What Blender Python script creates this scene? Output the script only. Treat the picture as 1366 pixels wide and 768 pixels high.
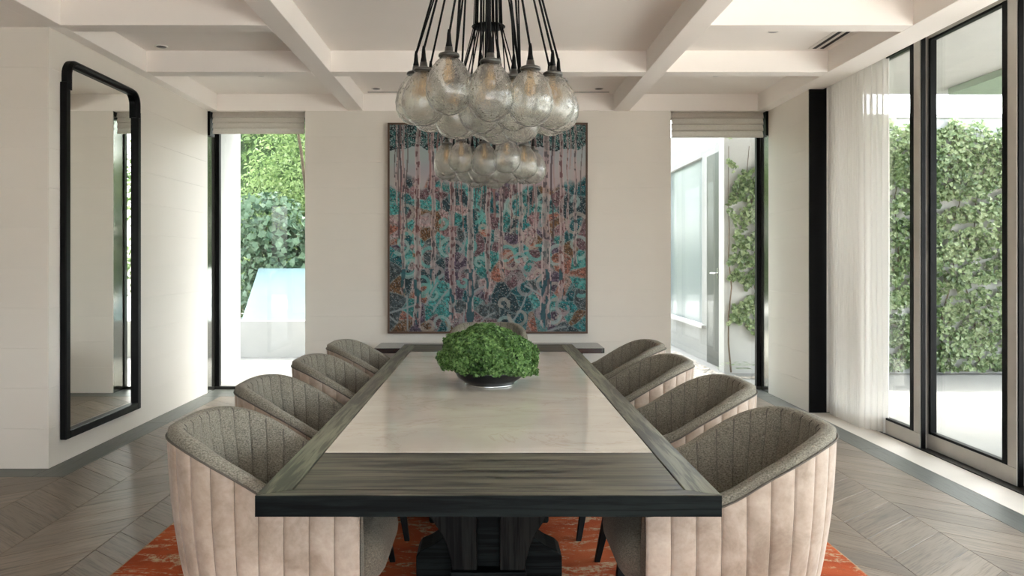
import bpy, bmesh, math, random
import numpy as np
from mathutils import Vector, Matrix
for o in list(bpy.data.objects):
    bpy.data.objects.remove(o)
S = bpy.context.scene
COL = S.collection
PI = math.pi
random.seed(7)
# ------------------------------------------------------------------ camera
cam_d = bpy.data.cameras.new('camera')
cam = bpy.data.objects.new('camera', cam_d)
COL.objects.link(cam)
cam.location = (0, 0, 1.35)
cam.rotation_euler = (PI / 2, 0, 0)
cam_d.sensor_width = 36
cam_d.lens = 1050 / 1366 * 36
cam_d.shift_x = 31.4 / 1366
cam_d.shift_y = -38.4 / 1366
cam_d.clip_start = 0.05
S.camera = cam
# ------------------------------------------------------------------ sky, sun, exposure
W = bpy.data.worlds.new('sky')
S.world = W
W.use_nodes = True
wn = W.node_tree.nodes
wn.clear()
sky = wn.new('ShaderNodeTexSky')
sky.sky_type = 'NISHITA'
sky.sun_disc = False
sky.sun_elevation = math.radians(55)
sky.sun_rotation = math.radians(30)
sky.air_density = 1.0
sky.dust_density = 4.0
sky.ozone_density = 1.0
bg = wn.new('ShaderNodeBackground')
bg.inputs[1].default_value = 0.5
wo = wn.new('ShaderNodeOutputWorld')
mxs = wn.new('ShaderNodeMix'); mxs.data_type = 'RGBA'
hs = wn.new('ShaderNodeHueSaturation'); hs.inputs['Saturation'].default_value = 0.35
W.node_tree.links.new(sky.outputs[0], hs.inputs['Color'])
W.node_tree.links.new(hs.outputs[0], bg.inputs[0])
W.node_tree.links.new(bg.outputs[0], wo.inputs[0])
wn.remove(mxs)
sun_d = bpy.data.lights.new('sun', 'SUN')
sun_d.energy = 2.0
sun_d.angle = math.radians(1.0)
sun_d.color = (1.0, 0.95, 0.87)
sun = bpy.data.objects.new('sun', sun_d)
COL.objects.link(sun)
_d = Vector((-0.32, -0.40, -1.0))
sun.rotation_euler = _d.to_track_quat('-Z', 'Y').to_euler()
S.view_settings.view_transform = 'Standard'
S.view_settings.look = 'None'
S.view_settings.gamma = 1
S.view_settings.use_curve_mapping = False
S.view_settings.exposure = 2.33
S.cycles.max_bounces = 20
S.cycles.diffuse_bounces = 6
S.cycles.glossy_bounces = 5
S.cycles.transparent_max_bounces = 24
S.cycles.transmission_bounces = 18
S.cycles.caustics_reflective = False
S.cycles.caustics_refractive = True
S.cycles.sample_clamp_indirect = 6
S.cycles.use_denoising = True

# ------------------------------------------------------------------ materials
def srgb(r, g, b):
    f = lambda c: (c / 255 / 12.92) if c / 255 <= 0.04045 else ((c / 255 + 0.055) / 1.055) ** 2.4
    return (f(r), f(g), f(b), 1)

class NT:
    def __init__(s, name):
        s.m = bpy.data.materials.new(name)
        s.m.use_nodes = True
        s.t = s.m.node_tree
        s.b = s.t.nodes['Principled BSDF']
        s.out = s.t.nodes['Material Output']
    def n(s, typ, **kw):
        nd = s.t.nodes.new('ShaderNode' + typ)
        for k, v in kw.items():
            if k.startswith('i_'):
                k = k[2:]
                nd.inputs[int(k) if k.isdigit() else k.replace('_', ' ')].default_value = v
            else:
                setattr(nd, k, v)
        return nd
    def l(s, a, b):
        s.t.links.new(a, b)
    def coords(s, scale=(1, 1, 1), kind='Object'):
        tc = s.n('TexCoord'); mp = s.n('Mapping')
        mp.inputs['Scale'].default_value = scale
        s.l(tc.outputs[kind], mp.inputs[0])
        return mp.outputs[0]
    def noise(s, vec, scale, detail=4, rough=0.55, dist=0.0):
        nd = s.n('TexNoise')
        nd.inputs['Scale'].default_value = scale
        nd.inputs['Detail'].default_value = detail
        nd.inputs['Roughness'].default_value = rough
        nd.inputs['Distortion'].default_value = dist
        s.l(vec, nd.inputs['Vector'])
        return nd.outputs[0]
    def ramp(s, fac, stops, interp='LINEAR'):
        nd = s.n('ValToRGB')
        nd.color_ramp.interpolation = interp
        els = nd.color_ramp.elements
        while len(els) < len(stops):
            els.new(0.5)
        for e, (p, c) in zip(els, stops):
            e.position = p
            e.color = c if len(c) == 4 else (*c, 1)
        s.l(fac, nd.inputs[0])
        return nd.outputs[0]
    def mix(s, fac, a, b, blend='MIX'):
        nd = s.n('Mix'); nd.data_type = 'RGBA'; nd.blend_type = blend
        for v, i in ((fac, 0), (a, 6), (b, 7)):
            if hasattr(v, 'links'):
                s.l(v, nd.inputs[i])
            else:
                nd.inputs[i].default_value = v
        return nd.outputs[2]
    def bump(s, h, strength=0.2, dist=0.01):
        nd = s.n('Bump')
        nd.inputs['Strength'].default_value = strength
        nd.inputs['Distance'].default_value = dist
        s.l(h, nd.inputs['Height'])
        s.l(nd.outputs[0], s.b.inputs['Normal'])
    def col(s, c):
        if hasattr(c, 'links'):
            s.l(c, s.b.inputs['Base Color'])
        else:
            s.b.inputs['Base Color'].default_value = c
    def set(s, rough=None, metal=None, spec=None):
        if rough is not None: s.b.inputs['Roughness'].default_value = rough
        if metal is not None: s.b.inputs['Metallic'].default_value = metal
        if spec is not None: s.b.inputs['Specular IOR Level'].default_value = spec
        return s

def plain(name, c, rough=0.6, metal=0.0, spec=0.5, var=0.06, scale=6.0, bump=0.0):
    t = NT(name).set(rough, metal, spec)
    v = t.coords()
    f = t.noise(v, scale, 3)
    d = tuple(x * (1 - var) for x in c[:3]) + (1,)
    u = tuple(min(1, x * (1 + var)) for x in c[:3]) + (1,)
    t.col(t.ramp(f, [(0.3, d), (0.7, u)]))
    if bump:
        t.bump(t.noise(v, scale * 30, 2), bump, 0.003)
    return t.m

M = {}
M['wall'] = plain('wall_panel', (0.765, 0.72, 0.65, 1), 0.55, var=0.02, scale=1.5, spec=0.3)
M['ceil'] = plain('ceiling_plaster', (0.90, 0.85, 0.80, 1), 0.8, var=0.015, scale=1.2, spec=0.2)
M['joint'] = plain('joint_filler', (0.66, 0.62, 0.56, 1), 0.8)
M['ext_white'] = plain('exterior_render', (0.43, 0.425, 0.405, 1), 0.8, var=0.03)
M['black'] = plain('black_metal', (0.004, 0.004, 0.004, 1), 0.42, 0.0, 0.12, var=0.2)
M['black_leg'] = plain('black_wood', (0.004, 0.004, 0.004, 1), 0.5, spec=0.12, var=0.2)
M['bronze'] = plain('bronze_anodised', (0.56, 0.53, 0.48, 1), 0.38, 0.3, var=0.05)
M['dark_bronze'] = plain('dark_bronze', (0.030, 0.028, 0.025, 1), 0.3, 0.3, var=0.1)
M['reveal'] = plain('polished_reveal', (0.24, 0.235, 0.21, 1), 0.10, 0.9, var=0.03)
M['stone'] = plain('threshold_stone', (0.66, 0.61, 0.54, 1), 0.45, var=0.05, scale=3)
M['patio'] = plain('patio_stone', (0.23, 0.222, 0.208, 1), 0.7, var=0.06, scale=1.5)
def blind_mat():
    t = NT('blind_linen').set(0.9, 0, 0.1)
    c = t.ramp(t.noise(t.coords((1, 1, 3)), 60, 3), [(0.3, (0.62, 0.57, 0.51, 1)), (0.7, (0.70, 0.65, 0.59, 1))])
    t.col(c)
    tl = t.n('BsdfTranslucent'); t.l(c, tl.inputs[0])
    m = t.n('MixShader'); m.inputs[0].default_value = 0.42
    t.l(t.b.outputs[0], m.inputs[1]); t.l(tl.outputs[0], m.inputs[2]); t.l(m.outputs[0], t.out.inputs[0])
    return t.m
M['blind'] = blind_mat()
M['ledge'] = plain('console_black', (0.012, 0.012, 0.012, 1), 0.12, spec=0.9)
M['grout'] = plain('floor_joint', (0.035, 0.028, 0.022, 1), 0.8)

def wood_dark(name, axis, c0, c1, rough=0.36, sc=1.0, spec=0.5):
    t = NT(name).set(rough, 0, spec)
    s = [22 * sc, 22 * sc, 22 * sc]; s[axis] = 1.5 * sc
    v = t.coords(tuple(s))
    a = t.noise(v, 1.0, 6, 0.65, 0.6)
    s2 = [75, 75, 75]; s2[axis] = 3
    b = t.noise(t.coords(tuple(s2)), 1.0, 3, 0.6)
    base = t.ramp(a, [(0.40, c0), (0.47, tuple(x * 0.45 + y * 0.55 for x, y in zip(c0, c1))), (0.60, c1)])
    pore = t.ramp(b, [(0.40, (0.18, 0.18, 0.18, 1)), (0.5, (1, 1, 1, 1))])
    t.col(t.mix(0.9, base, pore, 'MULTIPLY'))
    h = t.mix(0.5, a, b)
    t.bump(h, 0.35, 0.002)
    rr = t.n('MapRange'); rr.inputs[3].default_value = rough - 0.08; rr.inputs[4].default_value = rough + 0.14
    t.l(a, rr.inputs[0]); t.l(rr.outputs[0], t.b.inputs['Roughness'])
    return t.m
OAK0, OAK1 = (0.014, 0.013, 0.009, 1), (0.13, 0.122, 0.088, 1)
M['oak_x'] = wood_dark('oak_across', 0, OAK0, OAK1)
M['oak_y'] = wood_dark('oak_along', 1, OAK0, (0.21, 0.215, 0.15, 1))  # side boards toned lighter and greener, a green reflection put into the colour
M['oak_black'] = wood_dark('oak_black', 0, (0.002, 0.003, 0.003, 1), (0.010, 0.013, 0.0125, 1), 0.5, 1.0, 0.08)
M['oak_z'] = wood_dark('oak_upright', 2, (0.003, 0.003, 0.003, 1), (0.016, 0.016, 0.014, 1), 0.5, 1.0, 0.1)

def floor_wood(name, border=False, axis=0):
    t = NT(name).set(0.42, 0, 0.5)
    oi = t.n('ObjectInfo')
    tc = t.n('TexCoord')
    add = t.n('VectorMath', operation='MULTIPLY_ADD')
    t.l(oi.outputs['Random'], add.inputs[0]); add.inputs[1].default_value = (31, 17, 9)
    t.l(tc.outputs['UV'], add.inputs[2])
    mp = t.n('Mapping'); mp.inputs['Scale'].default_value = (1.6, 16, 16)
    t.l(add.outputs[0], mp.inputs[0])
    a = t.noise(mp.outputs[0], 1.0, 6, 0.62, 1.4)
    mp2 = t.n('Mapping'); mp2.inputs['Scale'].default_value = (6, 110, 110)
    t.l(add.outputs[0], mp2.inputs[0])
    b = t.noise(mp2.outputs[0], 1.0, 3, 0.6)
    if border:
        base = t.ramp(a, [(0.25, (0.045, 0.05, 0.045, 1)), (0.75, (0.115, 0.12, 0.105, 1))])
    else:
        base = t.ramp(a, [(0.25, (0.085, 0.061, 0.042, 1)), (0.45, (0.175, 0.134, 0.098, 1)), (0.75, (0.255, 0.203, 0.155, 1))])
    pore = t.ramp(b, [(0.36, (0.55, 0.52, 0.5, 1)), (0.5, (1, 1, 1, 1))])
    c = t.mix(0.8, base, pore, 'MULTIPLY')
    hv = t.n('MapRange'); hv.inputs[3].default_value = 0.8; hv.inputs[4].default_value = 1.18
    t.l(oi.outputs['Random'], hv.inputs[0])
    hsv = t.n('HueSaturation'); t.l(hv.outputs[0], hsv.inputs['Value']); t.l(c, hsv.inputs['Color'])
    t.col(hsv.outputs[0])
    t.bump(t.mix(0.5, a, b), 0.25, 0.002)
    rr = t.n('MapRange'); rr.inputs[3].default_value = 0.30; rr.inputs[4].default_value = 0.50
    t.l(a, rr.inputs[0]); t.l(rr.outputs[0], t.b.inputs['Roughness'])
    return t.m
M['plank'] = floor_wood('chevron_oak')
M['border'] = floor_wood('border_oak', True)

def marble():
    t = NT('cream_marble').set(0.035, 0, 1.0)
    v = t.coords((1, 1, 1))
    w = t.noise(v, 1.3, 6, 0.6, 1.2)
    base = t.ramp(w, [(0.3, (0.60, 0.55, 0.475, 1)), (0.6, (0.68, 0.635, 0.56, 1)), (0.8, (0.62, 0.57, 0.49, 1))])
    v2 = t.coords((0.7, 1.6, 1))
    n2 = t.noise(v2, 1.7, 7, 0.62, 1.8)
    vein = t.ramp(n2, [(0.485, (1, 1, 1, 1)), (0.5, (0.72, 0.62, 0.52, 1)), (0.512, (1, 1, 1, 1))])
    n3 = t.noise(t.coords((0.5, 2.2, 1)), 2.2, 4, 0.5, 0.8)
    cloud = t.ramp(n3, [(0.35, (0.86, 0.86, 0.85, 1)), (0.6, (1, 1, 1, 1))])
    c = t.mix(0.35, base, vein, 'MULTIPLY')
    t.col(t.mix(0.7, c, cloud, 'MULTIPLY'))
    return t.m
M['marble'] = marble()

def leather():
    t = NT('beige_leather').set(0.5, 0, 0.4)
    v = t.coords()
    a = t.noise(v, 9, 5, 0.65, 0.4)
    b = t.noise(v, 60, 3, 0.6)
    c = t.ramp(a, [(0.3, (0.245, 0.186, 0.138, 1)), (0.5, (0.365, 0.292, 0.23, 1)), (0.72, (0.46, 0.382, 0.312, 1))])
    c2 = t.ramp(b, [(0.3, (0.82, 0.8, 0.78, 1)), (0.6, (1, 1, 1, 1))])
    t.col(t.mix(0.6, c, c2, 'MULTIPLY'))
    t.bump(t.noise(v, 140, 2), 0.12, 0.002)
    t.b.inputs['Sheen Weight'].default_value = 0.15
    return t.m
M['leather'] = leather()

def chenille(name, c0, c1):
    t = NT(name).set(0.95, 0, 0.2)
    v = t.coords((1, 1, 1.6))
    a = t.noise(v, 190, 2, 0.6)
    b = t.noise(v, 7, 3)
    c = t.ramp(a, [(0.30, c0), (0.74, c1)])
    sh = t.ramp(b, [(0.3, (0.8, 0.8, 0.8, 1)), (0.7, (1.0, 1.0, 1.0, 1))])
    t.col(t.mix(0.8, c, sh, 'MULTIPLY'))
    t.bump(a, 0.5, 0.004)
    t.b.inputs['Sheen Weight'].default_value = 0.12
    t.b.inputs['Sheen Tint'].default_value = (0.9, 0.85, 0.75, 1)
    t.b.inputs['Sheen Roughness'].default_value = 0.5
    return t.m
M['fabric'] = chenille('grey_chenille', (0.095, 0.086, 0.066, 1), (0.315, 0.29, 0.232, 1))
M['velvet'] = chenille('seat_chenille', (0.08, 0.068, 0.050, 1), (0.20, 0.172, 0.132, 1))
M['seam_brown'] = plain('seam_thread', (0.15, 0.11, 0.08, 1), 0.9)
M['piping'] = plain('dark_piping', (0.09, 0.078, 0.062, 1), 0.8)

def rug_mat():
    t = NT('rug_wool').set(0.95, 0, 0.15)
    v = t.coords((1, 1, 1))
    a = t.noise(v, 1.6, 6, 0.6, 0.8)
    red = t.ramp(a, [(0.3, (0.20, 0.030, 0.010, 1)), (0.5, (0.40, 0.075, 0.022, 1)), (0.7, (0.52, 0.13, 0.045, 1))])
    v2 = t.coords((2.2, 5.5, 1))
    b = t.noise(v2, 1.5, 9, 0.72, 1.6)
    mask = t.ramp(b, [(0.505, (0, 0, 0, 1)), (0.57, (1, 1, 1, 1))])
    fine = t.noise(v, 45, 4, 0.7)
    m2 = t.ramp(fine, [(0.42, (0, 0, 0, 1)), (0.55, (1, 1, 1, 1))])
    mk = t.mix(1.0, mask, m2, 'MULTIPLY')
    c = t.mix(mk, red, (0.50, 0.37, 0.23, 1))
    d = t.noise(t.coords((3, 6, 1)), 2.5, 8, 0.7, 1)
    dm = t.ramp(d, [(0.60, (0, 0, 0, 1)), (0.66, (0.7, 0.7, 0.7, 1))])
    t.col(t.mix(dm, c, (0.13, 0.075, 0.04, 1)))
    t.bump(t.noise(v, 220, 2), 0.6, 0.006)
    return t.m
M['rug'] = rug_mat()

def glass(name, tint=(0.96, 0.98, 0.97, 1), base_refl=0.035, rough=0.0, milky=0.0, bump=0.0, power=1.0, edge=0.0):
    t = NT(name)
    tr = t.n('BsdfTransparent'); tr.inputs[0].default_value = tint
    gl = t.n('BsdfGlossy'); gl.inputs['Roughness'].default_value = rough
    geo = t.n('NewGeometry')
    lw = t.n('VectorMath', operation='DOT_PRODUCT')
    t.l(geo.outputs['Incoming'], lw.inputs[0]); t.l(geo.outputs['Normal'], lw.inputs[1])
    ab = t.n('Math', operation='ABSOLUTE'); t.l(lw.outputs['Value'], ab.inputs[0])
    om = t.n('Math', operation='SUBTRACT'); om.inputs[0].default_value = 1.0; om.use_clamp = True; t.l(ab.outputs[0], om.inputs[1])
    pw = t.n('Math', operation='POWER'); pw.inputs[1].default_value = 5.0; t.l(om.outputs[0], pw.inputs[0])
    mul = t.n('Math', operation='MULTIPLY_ADD'); mul.inputs[1].default_value = 0.9 * power; mul.inputs[2].default_value = base_refl
    mul.use_clamp = True
    t.l(pw.outputs[0], mul.inputs[0])
    mx = t.n('MixShader')
    t.l(mul.outputs[0], mx.inputs[0]); t.l(tr.outputs[0], mx.inputs[1]); t.l(gl.outputs[0], mx.inputs[2])
    res = mx.outputs[0]
    if edge:
        p2 = t.n('Math', operation='POWER'); p2.inputs[1].default_value = 2.2; t.l(om.outputs[0], p2.inputs[0])
        m3 = t.n('Math', operation='MULTIPLY'); m3.inputs[1].default_value = edge; t.l(p2.outputs[0], m3.inputs[0])
        t.l(t.mix(m3.outputs[0], tint, (0.30, 0.30, 0.28, 1)), tr.inputs[0])
    if bump:
        v = t.coords()
        bn = t.n('Bump'); bn.inputs['Strength'].default_value = bump; bn.inputs['Distance'].default_value = 0.01
        t.l(t.noise(v, 15, 3, 0.55, 1.2), bn.inputs['Height'])
        t.l(bn.outputs[0], gl.inputs['Normal']); t.l(bn.outputs[0], lw.inputs[1])
    if milky:
        df = t.n('BsdfDiffuse'); df.inputs[0].default_value = (0.85, 0.84, 0.80, 1)
        tl = t.n('BsdfTranslucent'); tl.inputs[0].default_value = (0.85, 0.84, 0.80, 1)
        ad = t.n('MixShader'); ad.inputs[0].default_value = 0.5
        t.l(df.outputs[0], ad.inputs[1]); t.l(tl.outputs[0], ad.inputs[2])
        f = t.noise(t.coords(), 16, 6, 0.7, 1.2)
        fr = t.n('MapRange'); fr.inputs[1].default_value = 0.46; fr.inputs[2].default_value = 0.64
        fr.inputs[3].default_value = milky * 0.3; fr.inputs[4].default_value = milky * 3.0
        t.l(f, fr.inputs[0])
        m2 = t.n('MixShader')
        t.l(fr.outputs[0], m2.inputs[0]); t.l(res, m2.inputs[1]); t.l(ad.outputs[0], m2.inputs[2])
        res = m2.outputs[0]
    t.t.nodes.remove(t.b)
    t.l(res, t.out.inputs[0])
    return t.m
M['pane'] = glass('window_glass')
def real_glass():
    t = NT('bubbled_glass')
    g = t.n('BsdfGlass'); g.inputs['IOR'].default_value = 1.45; g.inputs['Roughness'].default_value = 0.0
    g.inputs['Color'].default_value = (0.985, 0.985, 0.975, 1)
    v = t.coords()
    bn = t.n('Bump'); bn.inputs['Strength'].default_value = 0.5; bn.inputs['Distance'].default_value = 0.007
    a = t.noise(v, 26, 4, 0.6, 0.8)
    vo = t.n('TexVoronoi'); vo.inputs['Scale'].default_value = 70; t.l(v, vo.inputs['Vector'])
    sp = t.ramp(vo.outputs['Distance'], [(0.12, (1, 1, 1, 1)), (0.28, (0, 0, 0, 1))])
    t.l(t.mix(0.3, a, sp), bn.inputs['Height'])
    t.l(bn.outputs[0], g.inputs['Normal'])
    tl = t.n('BsdfTranslucent'); tl.inputs[0].default_value = (0.92, 0.91, 0.88, 1)
    ms = t.n('MixShader'); ms.inputs[0].default_value = 0.03
    t.l(g.outputs[0], ms.inputs[1]); t.l(tl.outputs[0], ms.inputs[2])
    t.t.nodes.remove(t.b)
    t.l(ms.outputs[0], t.out.inputs[0])
    return t.m
M['globe'] = real_glass()
M['bulb_glass'] = glass('bulb_glass', (1.0, 0.88, 0.72, 1), 0.08, 0.02, 0.10, 0.0, 1.2)
M['facade_glass'] = plain('facade_glass', (0.17, 0.20, 0.205, 1), 0.3, 0.0, 0.5, var=0.05, scale=0.8)
M['mirror'] = plain('mirror_silver', (0.88, 0.89, 0.86, 1), 0.015, 1.0, var=0.0)

def sheer():
    t = NT('sheer_linen')
    v = t.coords((1, 1, 1))
    df = t.n('BsdfDiffuse'); df.inputs[0].default_value = (0.80, 0.775, 0.735, 1)
    tl = t.n('BsdfTranslucent'); tl.inputs[0].default_value = (0.78, 0.755, 0.715, 1)
    tr = t.n('BsdfTransparent'); tr.inputs[0].default_value = (1, 1, 1, 1)
    a = t.n('MixShader'); a.inputs[0].default_value = 0.40
    t.l(df.outputs[0], a.inputs[1]); t.l(tl.outputs[0], a.inputs[2])
    f = t.noise(v, 400, 2)
    fr = t.n('MapRange'); fr.inputs[3].default_value = 0.02; fr.inputs[4].default_value = 0.16
    t.l(f, fr.inputs[0])
    b = t.n('MixShader')
    t.l(fr.outputs[0], b.inputs[0]); t.l(a.outputs[0], b.inputs[1]); t.l(tr.outputs[0], b.inputs[2])
    t.t.nodes.remove(t.b)
    t.l(b.outputs[0], t.out.inputs[0])
    return t.m
M['sheer'] = sheer()

def leaf_mat(name, c0, c1, c2, scale=3.0, trans=0.25, rough=0.45):
    t = NT(name).set(rough, 0, 0.4)
    g = t.n('NewGeometry')
    a = t.noise(t.coords(), scale, 3)
    mx = t.n('Math', operation='MULTIPLY_ADD')
    t.l(g.outputs['Random Per Island'], mx.inputs[0]); mx.inputs[1].default_value = 0.6
    t.l(a, mx.inputs[2])
    c = t.ramp(mx.outputs[0], [(0.45, c0), (0.75, c1), (1.05, c2)])
    t.col(c)
    tl = t.n('BsdfTranslucent'); t.l(c, tl.inputs[0])
    m = t.n('MixShader'); m.inputs[0].default_value = trans
    t.l(t.b.outputs[0], m.inputs[1]); t.l(tl.outputs[0], m.inputs[2])
    t.l(m.outputs[0], t.out.inputs[0])
    return t.m
M['plant'] = leaf_mat('boxwood_leaf', (0.022, 0.058, 0.012, 1), (0.072, 0.165, 0.036, 1), (0.20, 0.34, 0.11, 1), 9, 0.2)
M['ivy'] = leaf_mat('ivy_leaf', (0.07, 0.115, 0.045, 1), (0.17, 0.245, 0.10, 1), (0.36, 0.43, 0.24, 1), 2, 0.25, 0.3)
M['tree'] = leaf_mat('tree_leaf', (0.075, 0.13, 0.045, 1), (0.18, 0.28, 0.095, 1), (0.36, 0.46, 0.20, 1), 1.2, 0.3)
M['vine'] = leaf_mat('vine_leaf', (0.05, 0.10, 0.06, 1), (0.10, 0.175, 0.10, 1), (0.19, 0.28, 0.17, 1), 1.2, 0.2)
M['bark'] = plain('bark', (0.12, 0.085, 0.055, 1), 0.9, var=0.3, scale=12)
M['pebble'] = plain('pebble', (0.36, 0.32, 0.275, 1), 0.8, var=0.3, scale=14)
M['door_grey'] = plain('door_grey', (0.05, 0.055, 0.046, 1), 0.4, 0.0, var=0.06)
M['pale_blue'] = plain('pale_blue_cover', (0.15, 0.225, 0.235, 1), 0.5, var=0.05, scale=2)
M['green_slab'] = plain('green_grey_soffit', (0.26, 0.33, 0.25, 1), 0.5, var=0.03)
M['frame_brown'] = plain('walnut_frame', (0.085, 0.042, 0.022, 1), 0.5, var=0.2)
M['lens'] = plain('downlight_lens', (0.01, 0.01, 0.01, 1), 0.3)
M['white_trim'] = plain('white_trim', (0.78, 0.74, 0.69, 1), 0.5)
M['filament'] = plain('brass_filament', (0.72, 0.50, 0.28, 1), 0.4, 0.2)
M['nickel'] = plain('antique_nickel', (0.10, 0.097, 0.09, 1), 0.3, 0.8)
M['chrome'] = plain('satin_steel', (0.6, 0.6, 0.58, 1), 0.25, 0.9)
M['bowl'] = plain('black_bowl', (0.006, 0.006, 0.007, 1), 0.3)

# ------------------------------------------------------------------ geometry helpers
class MB:
    def __init__(s):
        s.v = []; s.f = []; s.sm = []; s.uv = None
    def add(s, vs, fs, smooth=False):
        o = len(s.v)
        s.v += [tuple(p) for p in vs]
        s.f += [tuple(i + o for i in f) for f in fs]
        s.sm += [smooth] * len(fs)
        return s
    def box(s, x0, x1, y0, y1, z0, z1):
        vs = [(x, y, z) for z in (z0, z1) for y in (y0, y1) for x in (x0, x1)]
        return s.add(vs, [(0, 2, 3, 1), (4, 5, 7, 6), (0, 1, 5, 4), (2, 6, 7, 3), (0, 4, 6, 2), (1, 3, 7, 5)])
    def prism(s, poly, a0, a1, axis=2, smooth=False):
        """poly: 2D points (ccw); extruded along axis from a0 to a1"""
        n = len(poly)
        def P(p, a):
            return (p[0], p[1], a) if axis == 2 else ((p[0], a, p[1]) if axis == 1 else (a, p[0], p[1]))
        vs = [P(p, a0) for p in poly] + [P(p, a1) for p in poly]
        fs = [tuple(range(n - 1, -1, -1)), tuple(range(n, 2 * n))]
        s.add(vs, fs)
        o = len(s.v) - 2 * n
        for i in range(n):
            j = (i + 1) % n
            s.f.append((o + i, o + j, o + n + j, o + n + i)); s.sm.append(smooth)
        return s
    def tube(s, pts, rad, n=8, cap=True):
        pts = [Vector(p) for p in pts]
        if not isinstance(rad, (list, tuple)):
            rad = [rad] * len(pts)
        rings = []
        up = None
        for i, p in enumerate(pts):
            d = (pts[min(i + 1, len(pts) - 1)] - pts[max(i - 1, 0)]).normalized()
            if up is None:
                up = Vector((0, 0, 1)) if abs(d.z) < 0.9 else Vector((1, 0, 0))
            u = d.cross(up).normalized(); w = u.cross(d).normalized()
            up = w
            rings.append([p + (u * math.cos(2 * PI * k / n) + w * math.sin(2 * PI * k / n)) * rad[i] for k in range(n)])
        vs = [q for r in rings for q in r]
        fs = []
        for i in range(len(pts) - 1):
            for k in range(n):
                k2 = (k + 1) % n
                fs.append((i * n + k, i * n + k2, (i + 1) * n + k2, (i + 1) * n + k))
        s.add(vs, fs, True)
        if cap:
            o = len(s.v) - len(vs)
            s.f.append(tuple(o + k for k in range(n - 1, -1, -1))); s.sm.append(False)
            s.f.append(tuple(o + (len(pts) - 1) * n + k for k in range(n))); s.sm.append(False)
        return s
    def lathe(s, prof, n=24, c=(0, 0, 0)):
        vs = [(c[0] + r * math.cos(2 * PI * k / n), c[1] + r * math.sin(2 * PI * k / n), c[2] + z) for r, z in prof for k in range(n)]
        fs = []
        for i in range(len(prof) - 1):
            for k in range(n):
                k2 = (k + 1) % n
                fs.append((i * n + k, i * n + k2, (i + 1) * n + k2, (i + 1) * n + k))
        return s.add(vs, fs, True)
    def grid(s, P, smooth=True, closed=False):
        """P[i][j] points"""
        ni, nj = len(P), len(P[0])
        vs = [p for r in P for p in r]
        fs = []
        for i in range(ni - 1):
            for j in range(nj if closed else nj - 1):
                j2 = (j + 1) % nj
                fs.append((i * nj + j, i * nj + j2, (i + 1) * nj + j2, (i + 1) * nj + j))
        return s.add(vs, fs, smooth)
    def mesh(s, name, m, bevel=0.0, seg=2, flip=False):
        me = bpy.data.meshes.new(name)
        me.from_pydata(s.v, [], s.f)
        me.polygons.foreach_set('use_smooth', s.sm)
        if s.uv is not None:
            uvl = me.uv_layers.new(name='UVMap')
            for l in me.loops:
                uvl.data[l.index].uv = s.uv[l.vertex_index]
        bm = bmesh.new(); bm.from_mesh(me)
        if bevel:
            bmesh.ops.bevel(bm, geom=[e for e in bm.edges if len(e.link_faces) == 2 and e.calc_face_angle(0) > 0.6],
                            offset=bevel, segments=seg, profile=0.5, affect='EDGES', clamp_overlap=True)
        bmesh.ops.recalc_face_normals(bm, faces=bm.faces)
        bm.to_mesh(me); bm.free()
        me.materials.append(m)
        return me

def link(name, me, parent=None, loc=(0, 0, 0), rz=0.0):
    o = bpy.data.objects.new(name, me)
    COL.objects.link(o)
    o.location = loc
    o.rotation_euler = (0, 0, rz)
    if parent is not None:
        o.parent = parent
    return o
def part(name, mb, m, parent, bevel=0.0, seg=2, loc=(0, 0, 0), label=None):
    o = link(name, mb.mesh(name, m, bevel, seg), parent, loc)
    if label: o['label'] = label
    return o
def thing(name, label, cat, loc=(0, 0, 0), rz=0, group=None):
    o = link(name, None, None, loc, rz)
    o['label'] = label; o['category'] = cat
    if group: o['group'] = group
    return o
def struct(name, mb, m, label=None, bevel=0.0, parent=None, seg=2):
    o = link(name, mb.mesh(name, m, bevel, seg), parent)
    o['kind'] = 'structure'
    if label: o['label'] = label
    return o
def dup_tree(root, loc, rz, label):
    r = root.copy(); COL.objects.link(r)
    r.location = loc; r.rotation_euler = (0, 0, rz); r['label'] = label
    for ch in list(root.children):
        c = ch.copy(); COL.objects.link(c); c.parent = r
        for g in ch.children:
            d = g.copy(); COL.objects.link(d); d.parent = c
    return r
def B(*a):
    return MB().box(*a)

# ------------------------------------------------------------------ the room (metres, y into the picture)
XL, XR, YB, YC = -2.834, 2.824, 7.94, 5.073        # left wall, right wall, back wall, left return wall
ZB, ZC = 2.845, 3.015                              # underside of beams, coffer ceiling
YREAR, XFAR = -3.6, -6.4

floor_mb = B(XFAR, 3.06, YREAR, YB + 0.28, -0.12, -0.016)
floor = struct('floor', floor_mb, M['grout'], 'chevron oak floor with dark border boards')

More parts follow.
